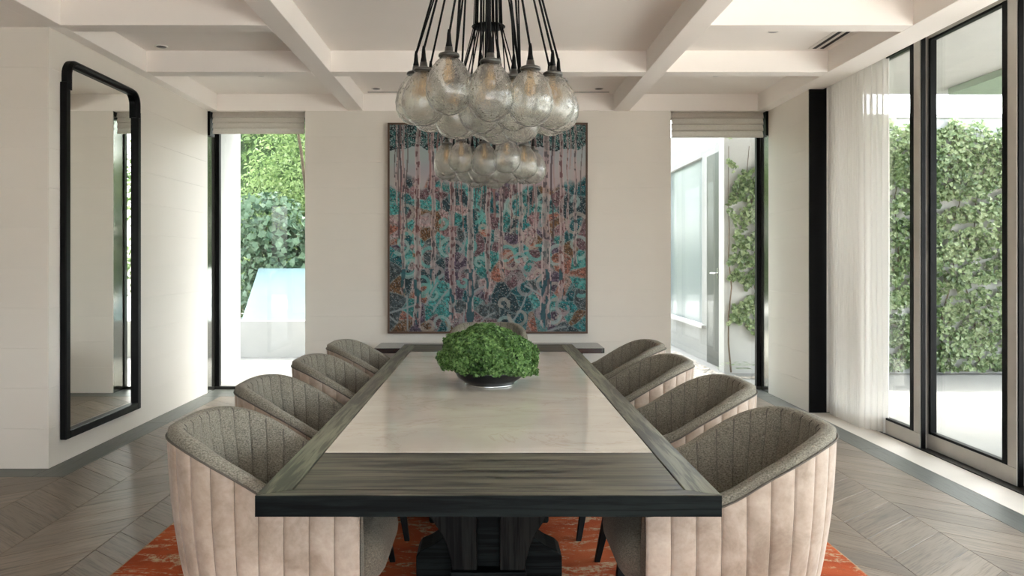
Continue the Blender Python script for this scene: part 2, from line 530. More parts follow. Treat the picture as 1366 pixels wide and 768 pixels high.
def clip_poly(poly, axis, val, keep_less):
    out = []
    for i in range(len(poly)):
        a, b = poly[i], poly[(i + 1) % len(poly)]
        ia = (a[axis] <= val) if keep_less else (a[axis] >= val)
        ib = (b[axis] <= val) if keep_less else (b[axis] >= val)
        if ia: out.append(a)
        if ia != ib:
            t = (val - a[axis]) / (b[axis] - a[axis])
            out.append((a[0] + (b[0] - a[0]) * t, a[1] + (b[1] - a[1]) * t))
    return out
def inset(poly, g):
    n = len(poly)
    area = sum(poly[i][0] * poly[(i + 1) % n][1] - poly[(i + 1) % n][0] * poly[i][1] for i in range(n))
    if area < 0: poly = poly[::-1]
    out = []
    for i in range(n):
        a, b, c = Vector(poly[i - 1]), Vector(poly[i]), Vector(poly[(i + 1) % n])
        d1, d2 = (b - a).normalized(), (c - b).normalized()
        n1, n2 = Vector((-d1.y, d1.x)), Vector((-d2.y, d2.x))
        k = 1 + n1.dot(n2)
        m = (n1 + n2) / max(k, 0.15)
        out.append(tuple(b + m * g))
    return out
def plank_mb(poly, direction, gap=0.0013):
    pl = [p for i, p in enumerate(poly) if (Vector(p) - Vector(poly[i - 1])).length > 0.006]
    if len(pl) < 3: pl = poly
    pl = inset(pl, gap)
    d = Vector(direction).normalized(); nrm = Vector((-d.y, d.x))
    mb = MB()
    n = len(pl)
    e = 0.0007
    inner = inset(pl, e)
    vs = [(p[0], p[1], -0.016) for p in pl] + [(p[0], p[1], -0.0009) for p in pl] + [(p[0], p[1], 0) for p in inner]
    fs = [tuple(range(2 * n, 3 * n))]
    for k in (0, 1):
        for i in range(n):
            j = (i + 1) % n
            fs.append((k * n + i, k * n + j, (k + 1) * n + j, (k + 1) * n + i))
    mb.add(vs, fs)
    mb.uv = [(Vector(v[:2]).dot(d), Vector(v[:2]).dot(nrm)) for v in vs]
    return mb
COLW = 5.28 / 13
DY = COLW * 0.85
PITCH = 0.243
rest = MB(); rest.uv = []
n_planks = 0
for k in range(-9, 13):
    x0 = -2.64 + k * COLW; x1 = x0 + COLW
    if x0 < XFAR: continue
    sgn = -1 if k % 2 == 0 else 1
    ymax = YB - 0.19 if k >= 0 else YC - 0.19
    i0 = int((YREAR - DY) / PITCH) - 1; i1 = int((ymax + DY) / PITCH) + 2
    for i in range(i0, i1):
        ya = i * PITCH + 0.155 + (DY if sgn < 0 else 0)
        poly = [(x0, ya), (x1, ya + sgn * DY), (x1, ya + sgn * DY + PITCH), (x0, ya + PITCH)]
        poly = clip_poly(poly, 1, ymax, True)
        if len(poly) >= 3: poly = clip_poly(poly, 1, YREAR + 0.02, False)
        if len(poly) < 3: continue
        mb = plank_mb(poly, (COLW, sgn * DY))
        yc = sum(p[1] for p in poly) / len(poly); xc = (x0 + x1) / 2
        seen = (abs(xc) > 1.35 or yc > 5.9) and yc > 2.6 and xc > -3.9
        if seen and n_planks < 296:
            part('plank', mb, M['plank'], floor); n_planks += 1
        else:
            rest.uv += mb.uv
            rest.add(mb.v, mb.f)
o = part('plank_field', rest, M['plank'], floor); o['kind'] = 'stuff'
def border(x0, x1, y0, y1, along):
    poly = [(x0, y0), (x1, y0), (x1, y1), (x0, y1)]
    part('border_board', plank_mb(poly, (1, 0) if along == 0 else (0, 1)), M['border'], floor)
yy = YREAR + 0.02
for ye in (-1.2, 1.1, 3.3, 5.6, 7.75):
    border(2.64, 2.824, yy, ye, 1); yy = ye
for a, b_ in ((YC - 0.19, 6.5), (6.5, 7.75)):
    border(XL, -2.64, a, b_, 1)
for a, b_ in ((-6.38, -4.6), (-4.6, XL)):
    border(a, b_, YC - 0.19, YC, 0)
for a, b_ in ((XL, -0.9), (-0.9, 1.1), (1.1, 2.824)):
    border(a, b_, YB - 0.19, YB, 0)
border(XL, -1.85, YB, YB + 0.26, 0); border(1.84, 2.824, YB, YB + 0.26, 0)

# threshold in front of the sliding doors
struct('trim_1', B(2.826, 3.06, YREAR, 6.93, -0.1, 0.0), M['stone'], 'pale stone threshold along the sliding doors', 0.002)

def panels(wall, axis, a0, a1, plane, facing, z1=ZB, cuts=()):
    """horizontal wall panels, 0.2586 m courses; axis: direction they run along (0=x, 1=y)"""
    h = z1 / 11
    g = 0.0004
    xs = [a0, *cuts, a1]
    cache = {}
    for i in range(11):
        for p0, p1 in zip(xs, xs[1:]):
            key = (p0, p1)
            if key not in cache:
                t0, t1 = sorted((plane, plane - facing * 0.012))
                mb = B(p0 + g, p1 - g, t0, t1, g, h - g) if axis == 0 else B(t0, t1, p0 + g, p1 - g, g, h - g)
                cache[key] = mb.mesh('panel', M['wall'], 0.0005, 1)
            link('panel', cache[key], wall, (0, 0, i * h))

wall_back = struct('wall_back', B(-1.838, 1.828, YB + 0.012, YB + 0.3, 0, ZC + 0.05), M['joint'], 'cream panelled back wall behind the painting')
panels(wall_back, 0, -1.85, 1.84, YB, -1)
part('upper_band', B(XL, XR, YB - 0.008, YB + 0.012, ZB, ZC + 0.02), M['ceil'], wall_back)
part('end_cap', B(-1.85, -1.838, YB + 0.012, YB + 0.3, 0, ZC), M['reveal'], wall_back)
part('end_cap', B(1.828, 1.84, YB + 0.012, YB + 0.3, 0, ZC), M['reveal'], wall_back)
part('lintel', B(XL, -1.85, YB + 0.012, YB + 0.34, ZB, ZC + 0.05), M['ceil'], wall_back)
part('lintel', B(1.84, XR, YB + 0.012, YB + 0.34, ZB, ZC + 0.05), M['ceil'], wall_back)

wall_left = struct('wall_left', B(XL - 0.3, XL - 0.012, YC + 0.012, YB + 0.01, 0, ZC + 0.05), M['joint'], 'cream panelled left wall behind the tall mirror')
panels(wall_left, 1, YC, YB, XL, 1)
part('upper_band', B(XL - 0.012, XL, YC, YB, ZB, ZC), M['ceil'], wall_left)
wl = struct('wall_left_return', B(XFAR, XL - 0.012, YC + 0.012, YC + 0.3, 0, ZC + 0.05), M['joint'], 'shaded cream panelled wall end left of the mirror')
panels(wl, 0, XFAR, XL, YC, -1)
struct('wall_far_left', B(XFAR - 0.15, XFAR, YREAR, YC + 0.3, 0, ZC + 0.05), M['wall'], 'plain wall far left out of the frame')
wall_right = struct('wall_right', B(XR + 0.012, XR + 0.42, 6.955, YB + 0.3, 0, ZC + 0.05), M['joint'], 'cream panelled right wall beside the curtain')
panels(wall_right, 1, 6.945, YB, XR, -1)
struct('trim_2', B(XR + 0.001, 2.975, 6.925, 6.944, 0, ZC), M['black'], 'black steel post between the right wall and the curtain')
# rear wall behind the camera, its wide opening added and sized for fill light
rear = MB().box(XFAR, 3.4, YREAR - 0.2, YREAR, 2.7, ZC + 0.05).box(XFAR, -1.9, YREAR - 0.2, YREAR, 0, 2.7).box(2.7, 3.4, YREAR - 0.2, YREAR, 0, 2.7)
struct('wall_rear', rear, M['wall'], 'rear wall behind the camera with a wide unglazed opening added for fill light')

# ceiling and beams
ceiling = struct('ceiling', B(XFAR - 0.15, 3.35, YREAR - 0.2, YB + 0.34, ZC + 0.0, ZC + 0.14), M['ceil'], 'pale coffered ceiling')
nt = 3
def beam(x0, x1, y0, y1, label, z0=ZB):
    global nt
    struct('trim_%d' % nt, B(x0, x1, y0, y1, z0, ZC + 0.01), M['ceil'], label, 0.004); nt += 1
beam(-1.418, -1.262, YREAR, YB - 0.008, 'long ceiling beam left of the chandeliers')
beam(1.262, 1.418, YREAR, YB - 0.008, 'long ceiling beam right of the chandeliers')
beam(-2.87, -2.735, YREAR, YC, 'perimeter ceiling beam continuing the left wall line')
beam(XL + 0.001, -2.735, YC + 0.001, YB - 0.009, 'perimeter ceiling beam along the left wall')
beam(2.715, 2.95, YREAR, YB - 0.009, 'perimeter ceiling beam along the sliding doors')
where = ['nearest the back wall', 'second from the back wall', 'third from the back wall', 'fourth from the back wall', 'fifth from the back wall', 'sixth from the back wall', 'last before the rear wall', 'at the rear wall']
for i, y in enumerate((6.29, 5.03, 3.77, 2.51, 1.25, -0.01, -1.27, -2.53)):
    beam(-2.736, -1.417, y, y + 0.15, 'short cross beam in the left ceiling bay, ' + where[i])
    beam(1.417, 2.716, y, y + 0.15, 'short cross beam in the right ceiling bay, ' + where[i])
for i, y in enumerate((6.29, 1.25, -2.53)):
    beam(-1.263, 1.263, y, y + 0.15, 'cross beam in the centre ceiling bay, ' + ('between the chandeliers and the back wall', 'above the camera', 'behind the camera')[i])
struct('trim_%d' % nt, B(XFAR, -2.868, YREAR, YC + 0.01, 2.8455, ZC), M['ceil'], 'dropped soffit over the space left of the room'); nt += 1

# ------------------------------------------------------------------ back windows
def back_window(n, x0, x1, frame_side, label):
    yg = 8.2
    w = struct('window_%d' % n, B(x0, x1, yg - 0.03, yg + 0.03, -0.002, 0.03), M['dark_bronze'], label)
    part('frame_head', B(x0, x1, yg - 0.03, yg + 0.03, 2.80, ZB), M['dark_bronze'], w)
    xa, xb = (x0 + 0.004, x0 + 0.04) if frame_side < 0 else (x1 - 0.04, x1 - 0.004)
    part('frame_stile', B(xa, xb, yg - 0.03, yg + 0.03, 0.03, 2.80), M['black'], w, 0.003)
    xc, xd = (x1 - 0.012, x1) if frame_side < 0 else (x0, x0 + 0.012)
    part('edge_bead', B(xc, xd, yg - 0.03, yg + 0.03, 0.03, 2.80), M['dark_bronze'], w)
    part('glass_pane', B(min(xb, xd), max(xa, xc), yg - 0.004, yg + 0.004, 0.03, 2.80), M['pane'], w)
    r0, r1 = (x0 - 0.012, x0) if frame_side < 0 else (x1, x1 + 0.012)
    part('polished_reveal', B(r0, r1, YB + 0.001, yg + 0.12, 0, ZB), M['reveal'], w)
    part('blind_channel', B(*( (x0 + 0.0005, x0 + 0.02) if frame_side < 0 else (x1 - 0.02, x1 - 0.0005)), YB + 0.012, YB + 0.15, 2.60, ZB), M['black'], w)
back_window(1, XL, -1.85, -1, 'tall left window at the back corner')
back_window(2, 1.84, XR, 1, 'tall right window at the back corner')

def roman_blind(x0, x1, zbot, label):
    t = thing('roman_blind', label, 'blind', ((x0 + x1) / 2, 8.02, zbot), 0, 'roman blinds in the back windows')
    hw = (x1 - x0) / 2; H = ZB - 0.004 - zbot
    part('head_rail', B(-hw, hw, 0.01, 0.05, H - 0.04, H), M['white_trim'], t)
    n = 4
    for i in range(n):
        ztop = H * (i + 1.25) / n if i < n - 1 else H
        z0 = H * i / n
        prof = [(-0.012 + 0.02, min(ztop, H)), (-0.012, z0 + 0.06), (-0.03, z0 + 0.02), (-0.03, z0 + 0.004), (-0.018, z0), (-0.004, z0 + 0.006)]
        mb = MB().grid([[(x, y - i * 0.0025, z) for (y, z) in prof] for x in np.linspace(-hw, hw, 5)], smooth=False)
        part('fold', mb, M['blind'], t)
roman_blind(-2.80, -1.868, 2.622, 'cream roman blind raised at the top of the left window')
roman_blind(1.858, 2.79, 2.585, 'grey-beige roman blind raised at the top of the right window')

# ------------------------------------------------------------------ sliding glass doors on the right
def sliding_door(n, xp, y0, y1, label):
    """leaf in the plane x = xp, from y0 (near) to y1 (far)"""
    w = 0.085; d0, d1 = xp, xp + 0.05
    t = struct('door_%d' % n, B(d0, d1, y0, y1, 0.0, 0.105), M['bronze'], label, 0.003)
    part('stile', B(d0, d1, y0, y0 + w, 0.105, 2.99), M['bronze'], t, 0.003)
    part('stile', B(d0, d1, y1 - w, y1, 0.105, 2.99), M['bronze'], t, 0.003)
    part('top_rail', B(d0, d1, y0 + w, y1 - w, 2.92, 2.99), M['bronze'], t, 0.003)
    g = 0.016
    part('gasket', MB().box(d0 - 0.002, d1 - 0.01, y0 + w, y0 + w + 0.045, 0.105, 2.92).box(d0 - 0.002, d1 - 0.01, y1 - w - 0.03, y1 - w, 0.105, 2.92)
         .box(d0 + 0.001, d1 - 0.01, y0 + w, y1 - w, 0.105, 0.105 + g).box(d0 + 0.001, d1 - 0.01, y0 + w, y1 - w, 2.92 - g, 2.92), M['black'], t)
    part('edge_channel', B(d0 + 0.006, d1 - 0.016, y0 - 0.014, y0, 0.0, 2.99), M['black'], t)
    part('glass_pane', B(d0 + 0.02, d0 + 0.03, y0 + w, y1 - w, 0.105, 2.92), M['pane'], t)
sliding_door(1, 3.08, 5.62, 6.93, 'far sliding glass door behind the sheer curtain')
sliding_door(2, 3.14, 4.68, 5.70, 'middle sliding glass door with bronze frame')
sliding_door(3, 3.20, 3.30, 4.76, 'sliding glass door cut by the right edge of the picture')
sliding_door(4, 3.14, 1.7, 3.38, 'sliding glass door beside the camera')
sliding_door(5, 3.08, 0.1, 1.78, 'sliding glass door right behind the camera')
sliding_door(6, 3.14, -1.7, 0.18, 'sliding glass door further behind the camera')
sliding_door(7, 3.08, -3.58, -1.62, 'last sliding glass door behind the camera')
struct('trim_%d' % nt, MB().box(3.06, 3.30, YREAR, 6.95, -0.1, -0.004).box(3.065, 3.075, YREAR, 6.95, -0.004, 0.004), M['dark_bronze'], 'dark floor track of the sliding doors'); nt += 1
struct('trim_%d' % nt, B(2.96, 3.32, YREAR, 6.95, 2.99, ZC), M['dark_bronze'], 'dark head track of the sliding doors'); nt += 1

# sheer curtain
def curtain():
    t = thing('sheer_curtain', 'white sheer curtain gathered beside the black post', 'curtain', (2.99, 6.5, 0.004))
    def sheet(pts, name):
        rows = []
        zs = np.linspace(0.0, 2.97, 13)
        for (x, y, a, ph) in pts:
            rows.append([(x + a * math.sin(ph + 0.15 * math.sin(z * 2 + ph * 0.3)) * (0.8 + 0.2 * z / 3), y + 0.006 * math.sin(z * 2.1 + ph), z) for z in zs])
        part(name, MB().grid(rows), M['sheer'], t)
    N = 260
    pts = []
    for i in range(N):
        u = i / (N - 1)
        pts.append((-0.005 + 0.05 * max(0, (u - 0.9) / 0.1) ** 2 , 0.37 - 0.62 * u, 0.028, u * 2 * PI * 15 + 0.8 * math.sin(u * 9)))
    sheet(pts, 'pleated_panel')
    pts = []
    for i in range(60):
        u = i / 59
        pts.append((0.03 + 0.07 * u, -0.26 - 0.16 * u, 0.018, u * 2 * PI * 3.5))
    sheet(pts, 'leading_edge')
    part('hem', MB().grid([[(p[0] - 0.03, p[1], z) for z in (0, 0.0)] for p in pts[:2]]), M['sheer'], t)
curtain()
for o in [o for o in bpy.data.objects if o.name == 'hem']:
    bpy.data.objects.remove(o)

# ------------------------------------------------------------------ tall mirror on the left wall
def mirror():
    yc = (5.20 + 6.32) / 2; hw = 0.56
    t = thing('wall_mirror', 'tall black framed mirror with rounded top corners on the left wall', 'mirror', (XL + 0.001, yc, 0.155))
    H = 2.535; zs = 2.37
    fw = 0.055; D = 0.045
    part('side_bar', B(0, D, -hw, -hw + fw, 0, zs), M['black'], t, 0.006)
    part('side_bar', B(0, D, hw - fw, hw, 0, zs), M['black'], t, 0.006)
    part('bottom_bar', B(0, D, -hw + fw, hw - fw, 0, fw), M['black'], t, 0.006)
    # top bar: inset by a step, rounded corners
    iw = hw - 0.022; R = 0.115; bw = 0.05
    outer = []; inner = []
    for k in range(9):
        a = PI - k / 8 * PI / 2
        outer.append((-iw + R + R * math.cos(a), H - R + R * math.sin(a)))
        inner.append((-iw + R + (R - bw) * math.cos(a), H - R + (R - bw) * math.sin(a)))
    o2 = [(-x, z) for x, z in reversed(outer)]; i2 = [(-x, z) for x, z in reversed(inner)]
    outer = [(-iw, zs - 0.05)] + outer + o2 + [(iw, zs - 0.05)]
    inner = [(-iw + bw, zs - 0.05)] + inner + i2 + [(iw - bw, zs - 0.05)]
    rows = []
    for (oy, oz), (iy, iz) in zip(outer, inner):
        m = 0.3
        rows.append([(0, oy, oz), (D * 0.8, oy, oz), (D + 0.012, oy + (iy - oy) * m, oz + (iz - oz) * m),
                     (D + 0.012, oy + (iy - oy) * 0.55, oz + (iz - oz) * 0.55), (D * 0.7, oy + (iy - oy) * 0.65, oz + (iz - oz) * 0.65), (D * 0.7, iy, iz), (0, iy, iz)])
    mb = MB().grid(rows, smooth=False, closed=True)
    mb.add(rows[0], [tuple(range(7))]); mb.add(rows[-1], [tuple(range(7))])
    part('top_bar', mb, M['black'], t)
    poly = [(-hw + 0.02, 0.02), (hw - 0.02, 0.02)] + [(p[0] * 0.985, p[1] - 0.012) for p in reversed(outer)]
    part('mirror_glass', MB().prism(poly, 0.002, 0.014, 0), M['mirror'], t)
mirror()

# ------------------------------------------------------------------ painting (colour held in the canvas mesh)
def painting():
    cx = -0.008; z0, z1 = 0.606, 2.716; w = 2.004
    t = thing('painting', 'large teal and rust forest painting with pink birch trunks on the back wall', 'painting', (cx, YB - 0.012 - 0.048, (z0 + z1) / 2))
    H = z1 - z0; fw = 0.02
    part('frame_side', B(-w / 2, -w / 2 + fw, 0, 0.047, -H / 2, H / 2), M['frame_brown'], t)
    part('frame_side', B(w / 2 - fw, w / 2, 0, 0.047, -H / 2, H / 2), M['frame_brown'], t)
    part('frame_top', B(-w / 2 + fw, w / 2 - fw, 0, 0.047, H / 2 - fw, H / 2), M['frame_brown'], t)
    part('frame_bottom', B(-w / 2 + fw, w / 2 - fw, 0, 0.047, -H / 2, -H / 2 + fw), M['frame_brown'], t)
    nx, ny = 330, 348
    rng = np.random.default_rng(11)
    U, V = np.meshgrid(np.linspace(0, 1, nx), np.linspace(0, 1, ny))
    def vnoise(sx, sy, seed):
        r = np.random.default_rng(seed); g = r.random((sy + 2, sx + 2))
        x = U * sx; y = V * sy; xi = x.astype(int); yi = y.astype(int); fx = x - xi; fy = y - yi
        fx = fx * fx * (3 - 2 * fx); fy = fy * fy * (3 - 2 * fy)
        return (g[yi, xi] * (1 - fx) + g[yi, xi + 1] * fx) * (1 - fy) + (g[yi + 1, xi] * (1 - fx) + g[yi + 1, xi + 1] * fx) * fy
    C = np.zeros((ny, nx, 3))
    # ground of coloured cells
    pal = np.array([(30, 112, 116), (22, 88, 96), (58, 138, 136), (104, 78, 84), (128, 96, 100), (146, 92, 76), (84, 70, 88), (70, 82, 86), (108, 78, 52), (40, 66, 74), (150, 124, 124), (44, 122, 120)], float)
    ncell = 210
    px = rng.random(ncell); py = 0.26 + 0.76 * rng.random(ncell); pc = rng.integers(0, len(pal), ncell)
    best = np.full((ny, nx), 9.0); second = np.full((ny, nx), 9.0); idx = np.zeros((ny, nx), int)
    wu = U + 0.02 * (vnoise(14, 14, 3) - 0.5); wv = V + 0.02 * (vnoise(14, 14, 4) - 0.5)
    for i in range(ncell):
        d = np.hypot(wu - px[i], wv - py[i])
        closer = d < best
        second = np.where(closer, best, np.minimum(second, d)); idx = np.where(closer, i, idx); best = np.where(closer, d, best)
    C[:] = pal[pc[idx]]
    C *= (0.72 + 0.56 * vnoise(120, 120, 5))[..., None]
    edge = (second - best) < 0.006
    C[edge] = C[edge] * 0.55 + np.array((150, 160, 158)) * 0.45
    # speckle
    sp = rng.random((ny, nx))
    C[sp > 0.93] = np.array((150, 150, 148)); C[sp < 0.10] *= 0.35
    # pale spirals and rings
    for i in range(58):
        x0, y0 = rng.random(), 0.36 + 0.62 * rng.random(); r0 = 0.025 + 0.045 * rng.random(); th0 = rng.random() * 6.28
        dx, dy = U - x0, V - y0; rr = np.hypot(dx, dy); th = np.mod(np.arctan2(dy, dx) - th0, 2 * PI)
        sr = r0 * (0.35 + 0.65 * th / (2 * PI))
        m = (np.abs(rr - sr) < 0.006 + 0.004 * th / 6.28) & (th < 5.6)
        c = np.array([(142, 168, 164), (150, 138, 140), (92, 164, 158), (160, 150, 140)][i % 4], float)
        C[m] = C[m] * 0.25 + c * 0.75
    for i in range(16):
        x0, y0 = rng.random(), 0.6 + 0.4 * rng.random(); a = rng.random() * 6.28; L = 0.1 + 0.1 * rng.random(); k = rng.normal() * 7
        for s in np.linspace(0, L, 60):
            m = np.hypot(U - x0, V - y0) < 0.0050
            C[m] = C[m] * 0.5 + np.array((138, 146, 148)) * 0.5
            a += k * L / 60; x0 += math.cos(a) * L / 60; y0 += math.sin(a) * L / 60
    # misty band and leafy canopy on top
    mist = np.stack([146 + 18 * vnoise(9, 14, 8), 154 + 10 * vnoise(9, 14, 9), 158 + 6 * vnoise(6, 9, 10)], -1)
    mist += (np.clip((V - 0.18) / 0.1, 0, 1) * vnoise(20, 10, 12))[..., None] * np.array((16, -14, -16))
    k = np.clip((0.30 + 0.10 * (vnoise(24, 8, 6) - 0.5) - V) / 0.03, 0, 1)[..., None]
    C = C * (1 - k) + mist * k
    can = (V < 0.105 + 0.035 * (vnoise(26, 3, 13) - 0.3))
    dots = rng.random((ny, nx)); leafc = np.where((vnoise(90, 95, 14) > 0.5)[..., None], np.array((36, 92, 92.)), np.array((20, 44, 50.)))
    leafc = np.where((dots > 0.80)[..., None], np.array((150, 165, 165.)), leafc)
    C[can] = leafc[can]
    # thin twigs and birch trunks
    for i in range(34):
        x0 = rng.random(); y1 = 0.2 + 0.45 * rng.random() ; wd = 0.0022 + 0.003 * rng.random()
        xs = x0 + 0.006 * np.sin(V * 14 + i)
        m = (np.abs(U - xs) < wd) & (V < y1)
        c = np.array([(74, 60, 66), (150, 104, 100), (96, 84, 84), (160, 134, 132)][i % 4], float)
        C[m] = C[m] * 0.3 + c * 0.7
    trunks = [(.068, .020, .85), (.142, .036, 1), (.223, .026, .79), (.318, .032, .96), (.412, .036, 1), (.503, .028, .88), (.568, .022, .75), (.620, .014, .52), (.669, .026, .65), (.743, .018, .58), (.797, .048, 1), (.878, .028, .86), (.946, .020, .70), (.265, .013, .5), (.36, .012, .46), (.705, .012, .5), (.035, .010, .42), (.91, .012, .55)]
    for i, (x0, wd, ye) in enumerate(trunks):
        xs = x0 + 0.010 * np.sin(V * 5 + i * 2.1) * (0.5 - V) + 0.003 * np.sin(V * 30 + i)
        half = wd / 2 * (0.62 + 0.5 * V)
        q = (U - xs) / half
        frag = vnoise(200, 22, 30 + i)
        m = (np.abs(q) < 1) & (V < ye - 0.05 * frag)
        tone = 138 + 50 * np.abs(q) + 26 * (frag - 0.5)
        c = np.stack([tone, tone * 0.87, tone * 0.86], -1)
        dark = (vnoise(130, 60, 60 + i) > 0.66) & (np.abs(q) < 0.75)
        c[dark] = np.array((104, 66, 68.)) if i % 2 else np.array((84, 76, 80.))
        bl = (vnoise(90, 26, 90 + i) > 0.62) & (V > 0.7)
        c[bl] = np.array((34, 86, 96.))
        C[m] = C[m] * 0.2 + c[m] * 0.8
    C *= np.clip(1.0 - 0.18 * (V - 0.6), 0.8, 1)[..., None]
    C = C * 0.8 + C.mean(-1, keepdims=True) * 0.2
    C = np.clip(C, 0, 255) / 255
    C = np.clip((C - 0.42) * 1.12 + 0.41, 0, 1)
    lin = np.where(C <= 0.04045, C / 12.92, ((C + 0.055) / 1.055) ** 2.4)
    cw, chh = w - 2 * fw, H - 2 * fw
    X = (U - 0.5) * cw; Z = (0.5 - V) * chh
    verts = np.stack([X.ravel(), np.full(nx * ny, 0.006), Z.ravel()], -1)
    ii = np.arange(nx * ny).reshape(ny, nx)
    faces = np.stack([ii[:-1, :-1].ravel(), ii[1:, :-1].ravel(), ii[1:, 1:].ravel(), ii[:-1, 1:].ravel()], -1)
    me = bpy.data.meshes.new('canvas')
    me.from_pydata(verts.tolist(), [], faces.tolist())
    ca = me.color_attributes.new('paint', 'FLOAT_COLOR', 'POINT')
    ca.data.foreach_set('color', np.concatenate([lin.reshape(-1, 3), np.ones((nx * ny, 1))], 1).astype(np.float32).ravel())
    tm = NT('painted_canvas').set(0.6, 0, 0.3)
    at = tm.n('Attribute'); at.attribute_name = 'paint'
    tm.col(at.outputs['Color'])
    tm.bump(tm.noise(tm.coords(), 160, 3), 0.3, 0.002)
    me.materials.append(tm.m)
    c = link('canvas', me, t)
    part('stretcher', B(-w / 2 + fw, w / 2 - fw, 0.012, 0.047, -H / 2 + fw, H / 2 - fw), M['frame_brown'], t)
painting()

# ------------------------------------------------------------------ low console under the painting
t = thing('low_console', 'long low black console against the wall below the painting', 'console', (0.008, 7.66, 0))
pl = []
for (cx_, cy_, a0) in ((1.06, -0.21, -90), (1.06, 0.24, 0), (-1.06, 0.24, 90), (-1.06, -0.21, 180)):
    for k in range(5):
        a = math.radians(a0 + 90 * k / 4); pl.append((cx_ + 0.03 * math.cos(a), cy_ + 0.03 * math.sin(a)))
part('top', MB().prism(pl, 0.462, 0.510, 2), M['ledge'], t, 0.004)
for s in (-1, 1):
    part('leg_panel', B(s * 0.86 - 0.03, s * 0.86 + 0.03, -0.16, 0.2, 0.0, 0.462), M['ledge'], t, 0.004)
part('rail', B(-0.83, 0.83, 0.0, 0.04, 0.38, 0.462), M['ledge'], t, 0.003)

# ------------------------------------------------------------------ rug
rug = MB().box(-1.60, 1.605, 1.35, 6.0, 0.0005, 0.014)
o = link('rug', rug.mesh('rug', M['rug'], 0.006, 2)); o['label'] = 'worn red and orange rug with beige motifs under the dining table'; o['category'] = 'rug'
ro = link('binding', MB().tube([(-1.60, 1.35, 0.007), (-1.60, 6.0, 0.007), (1.605, 6.0, 0.007), (1.605, 1.35, 0.007), (-1.60, 1.35, 0.007)], 0.0065, 6).mesh('binding', plain('rug_binding', (0.30, 0.20, 0.12, 1), 0.9)), o)

# ------------------------------------------------------------------ dining table
RZ = 0.014
TX, TY0, TY1, TZ = 0.584, 1.97, 5.46, 0.76
def table():
    yc = (TY0 + TY1) / 2
    t = thing('dining_table', 'long dark oak dining table with a cream marble inset top', 'table', (0, yc, RZ))
    L = (TY1 - TY0) / 2; W_ = TX; zt = TZ - RZ; th = 0.054
    sw, ew = 0.080, 0.045
    g = 0.0012
    # mitred frame boards
    for s in (-1, 1):
        poly = [(s * W_, -L), (s * W_, L), (s * (W_ - sw), L - ew), (s * (W_ - sw), -L + ew)]
        if s < 0: poly = poly[::-1]
        part('side_board', MB().prism(poly, zt - 0.022, zt, 2), M['oak_y'], t, 0.0015, 1)
        poly = [(-W_, s * L), (W_, s * L), (W_ - sw, s * (L - ew)), (-W_ + sw, s * (L - ew))]
        if s > 0: poly = poly[::-1]
        part('end_board', MB().prism([(p[0] * 0.999, p[1]) for p in poly], zt - 0.022, zt, 2), M['oak_x'], t, 0.0015, 1)
        y0, y1 = sorted((s * (L - ew - 0.003), s * (L - ew - 0.392)))
        part('inset_board', B(-W_ + sw + 0.003, W_ - sw - 0.003, y0, y1, zt - 0.03, zt - 0.0008), M['oak_x'], t, 0.0015, 1)
        ya, yb = sorted((s * L, s * (L - 0.03)))
        part('apron', B(-W_ + 0.001, W_ - 0.001, ya + (0.001 if s < 0 else 0), yb - (0.001 if s > 0 else 0), zt - th, zt - 0.0225), M['oak_black'], t, 0.001, 1)
        part('front_edge', B(-W_, W_, *sorted((s * (L + 0.0015), s * (L - 0.001))), zt - th, zt - 0.0016), M['oak_black'], t)
        xa, xb = sorted((s * W_, s * (W_ - 0.03)))
        part('side_apron', B(xa, xb, -L + 0.03, L - 0.03, zt - th, zt - 0.0225), M['oak_black'], t, 0.001, 1)
    m = L - ew - 0.395
    part('marble_top', B(-W_ + sw + 0.002, W_ - sw - 0.002, -m, m, zt - 0.03, zt - 0.0004), M['marble'], t, 0.0015, 1)
    part('substrate', B(-W_ + 0.031, W_ - 0.031, -L + 0.031, L - 0.031, zt - th + 0.004, zt - 0.031), M['oak_black'], t)
    # pedestal: curved upright pairs, cross feet, stretcher
    for s in (-1, 1):
        yp = s * 0.52
        for q in (-1, 1):
            prof = [(0.045, 0.10), (0.145, 0.10), (0.150, 0.14), (0.165, 0.20), (0.19, 0.25), (0.224, 0.30), (0.262, 0.36), (0.305, 0.44), (0.35, 0.55), (0.38, 0.64), (0.39, 0.692), (0.045, 0.692)]
            poly = [(q * x, z) for x, z in prof]
            part('curved_leg', MB().prism(poly, yp - 0.07, yp + 0.07, 1), M['oak_z'], t, 0.004)
        part('back_panel', B(-0.045, 0.045, yp - 0.02, yp + 0.05, 0.1, 0.692), M['oak_black'], t)
        foot = [(-0.295, 0.0), (0.30, 0.0), (0.305, 0.012), (0.305, 0.105), (0.285, 0.125), (0.24, 0.145), (0.21, 0.165), (0.18, 0.19), (-0.18, 0.19), (-0.21, 0.165), (-0.24, 0.145), (-0.285, 0.125), (-0.30, 0.105), (-0.30, 0.012)]
        yf = s * 0.36
        part('foot', MB().prism(foot, yf - 0.09, yf + 0.075, 1), M['oak_black'], t, 0.005)
        part('cross_foot', B(-0.15, 0.15, *sorted((yp + s * 0.09, yp - s * 0.25)), 0, 0.1), M['oak_black'], t, 0.005)
    part('stretcher', B(-0.06, 0.06, -0.45, 0.45, 0.12, 0.22), M['oak_black'], t, 0.004)
    part('top_plate', B(-0.42, 0.42, -0.75, 0.75, 0.67, 0.694), M['oak_black'], t, 0.004)
table()

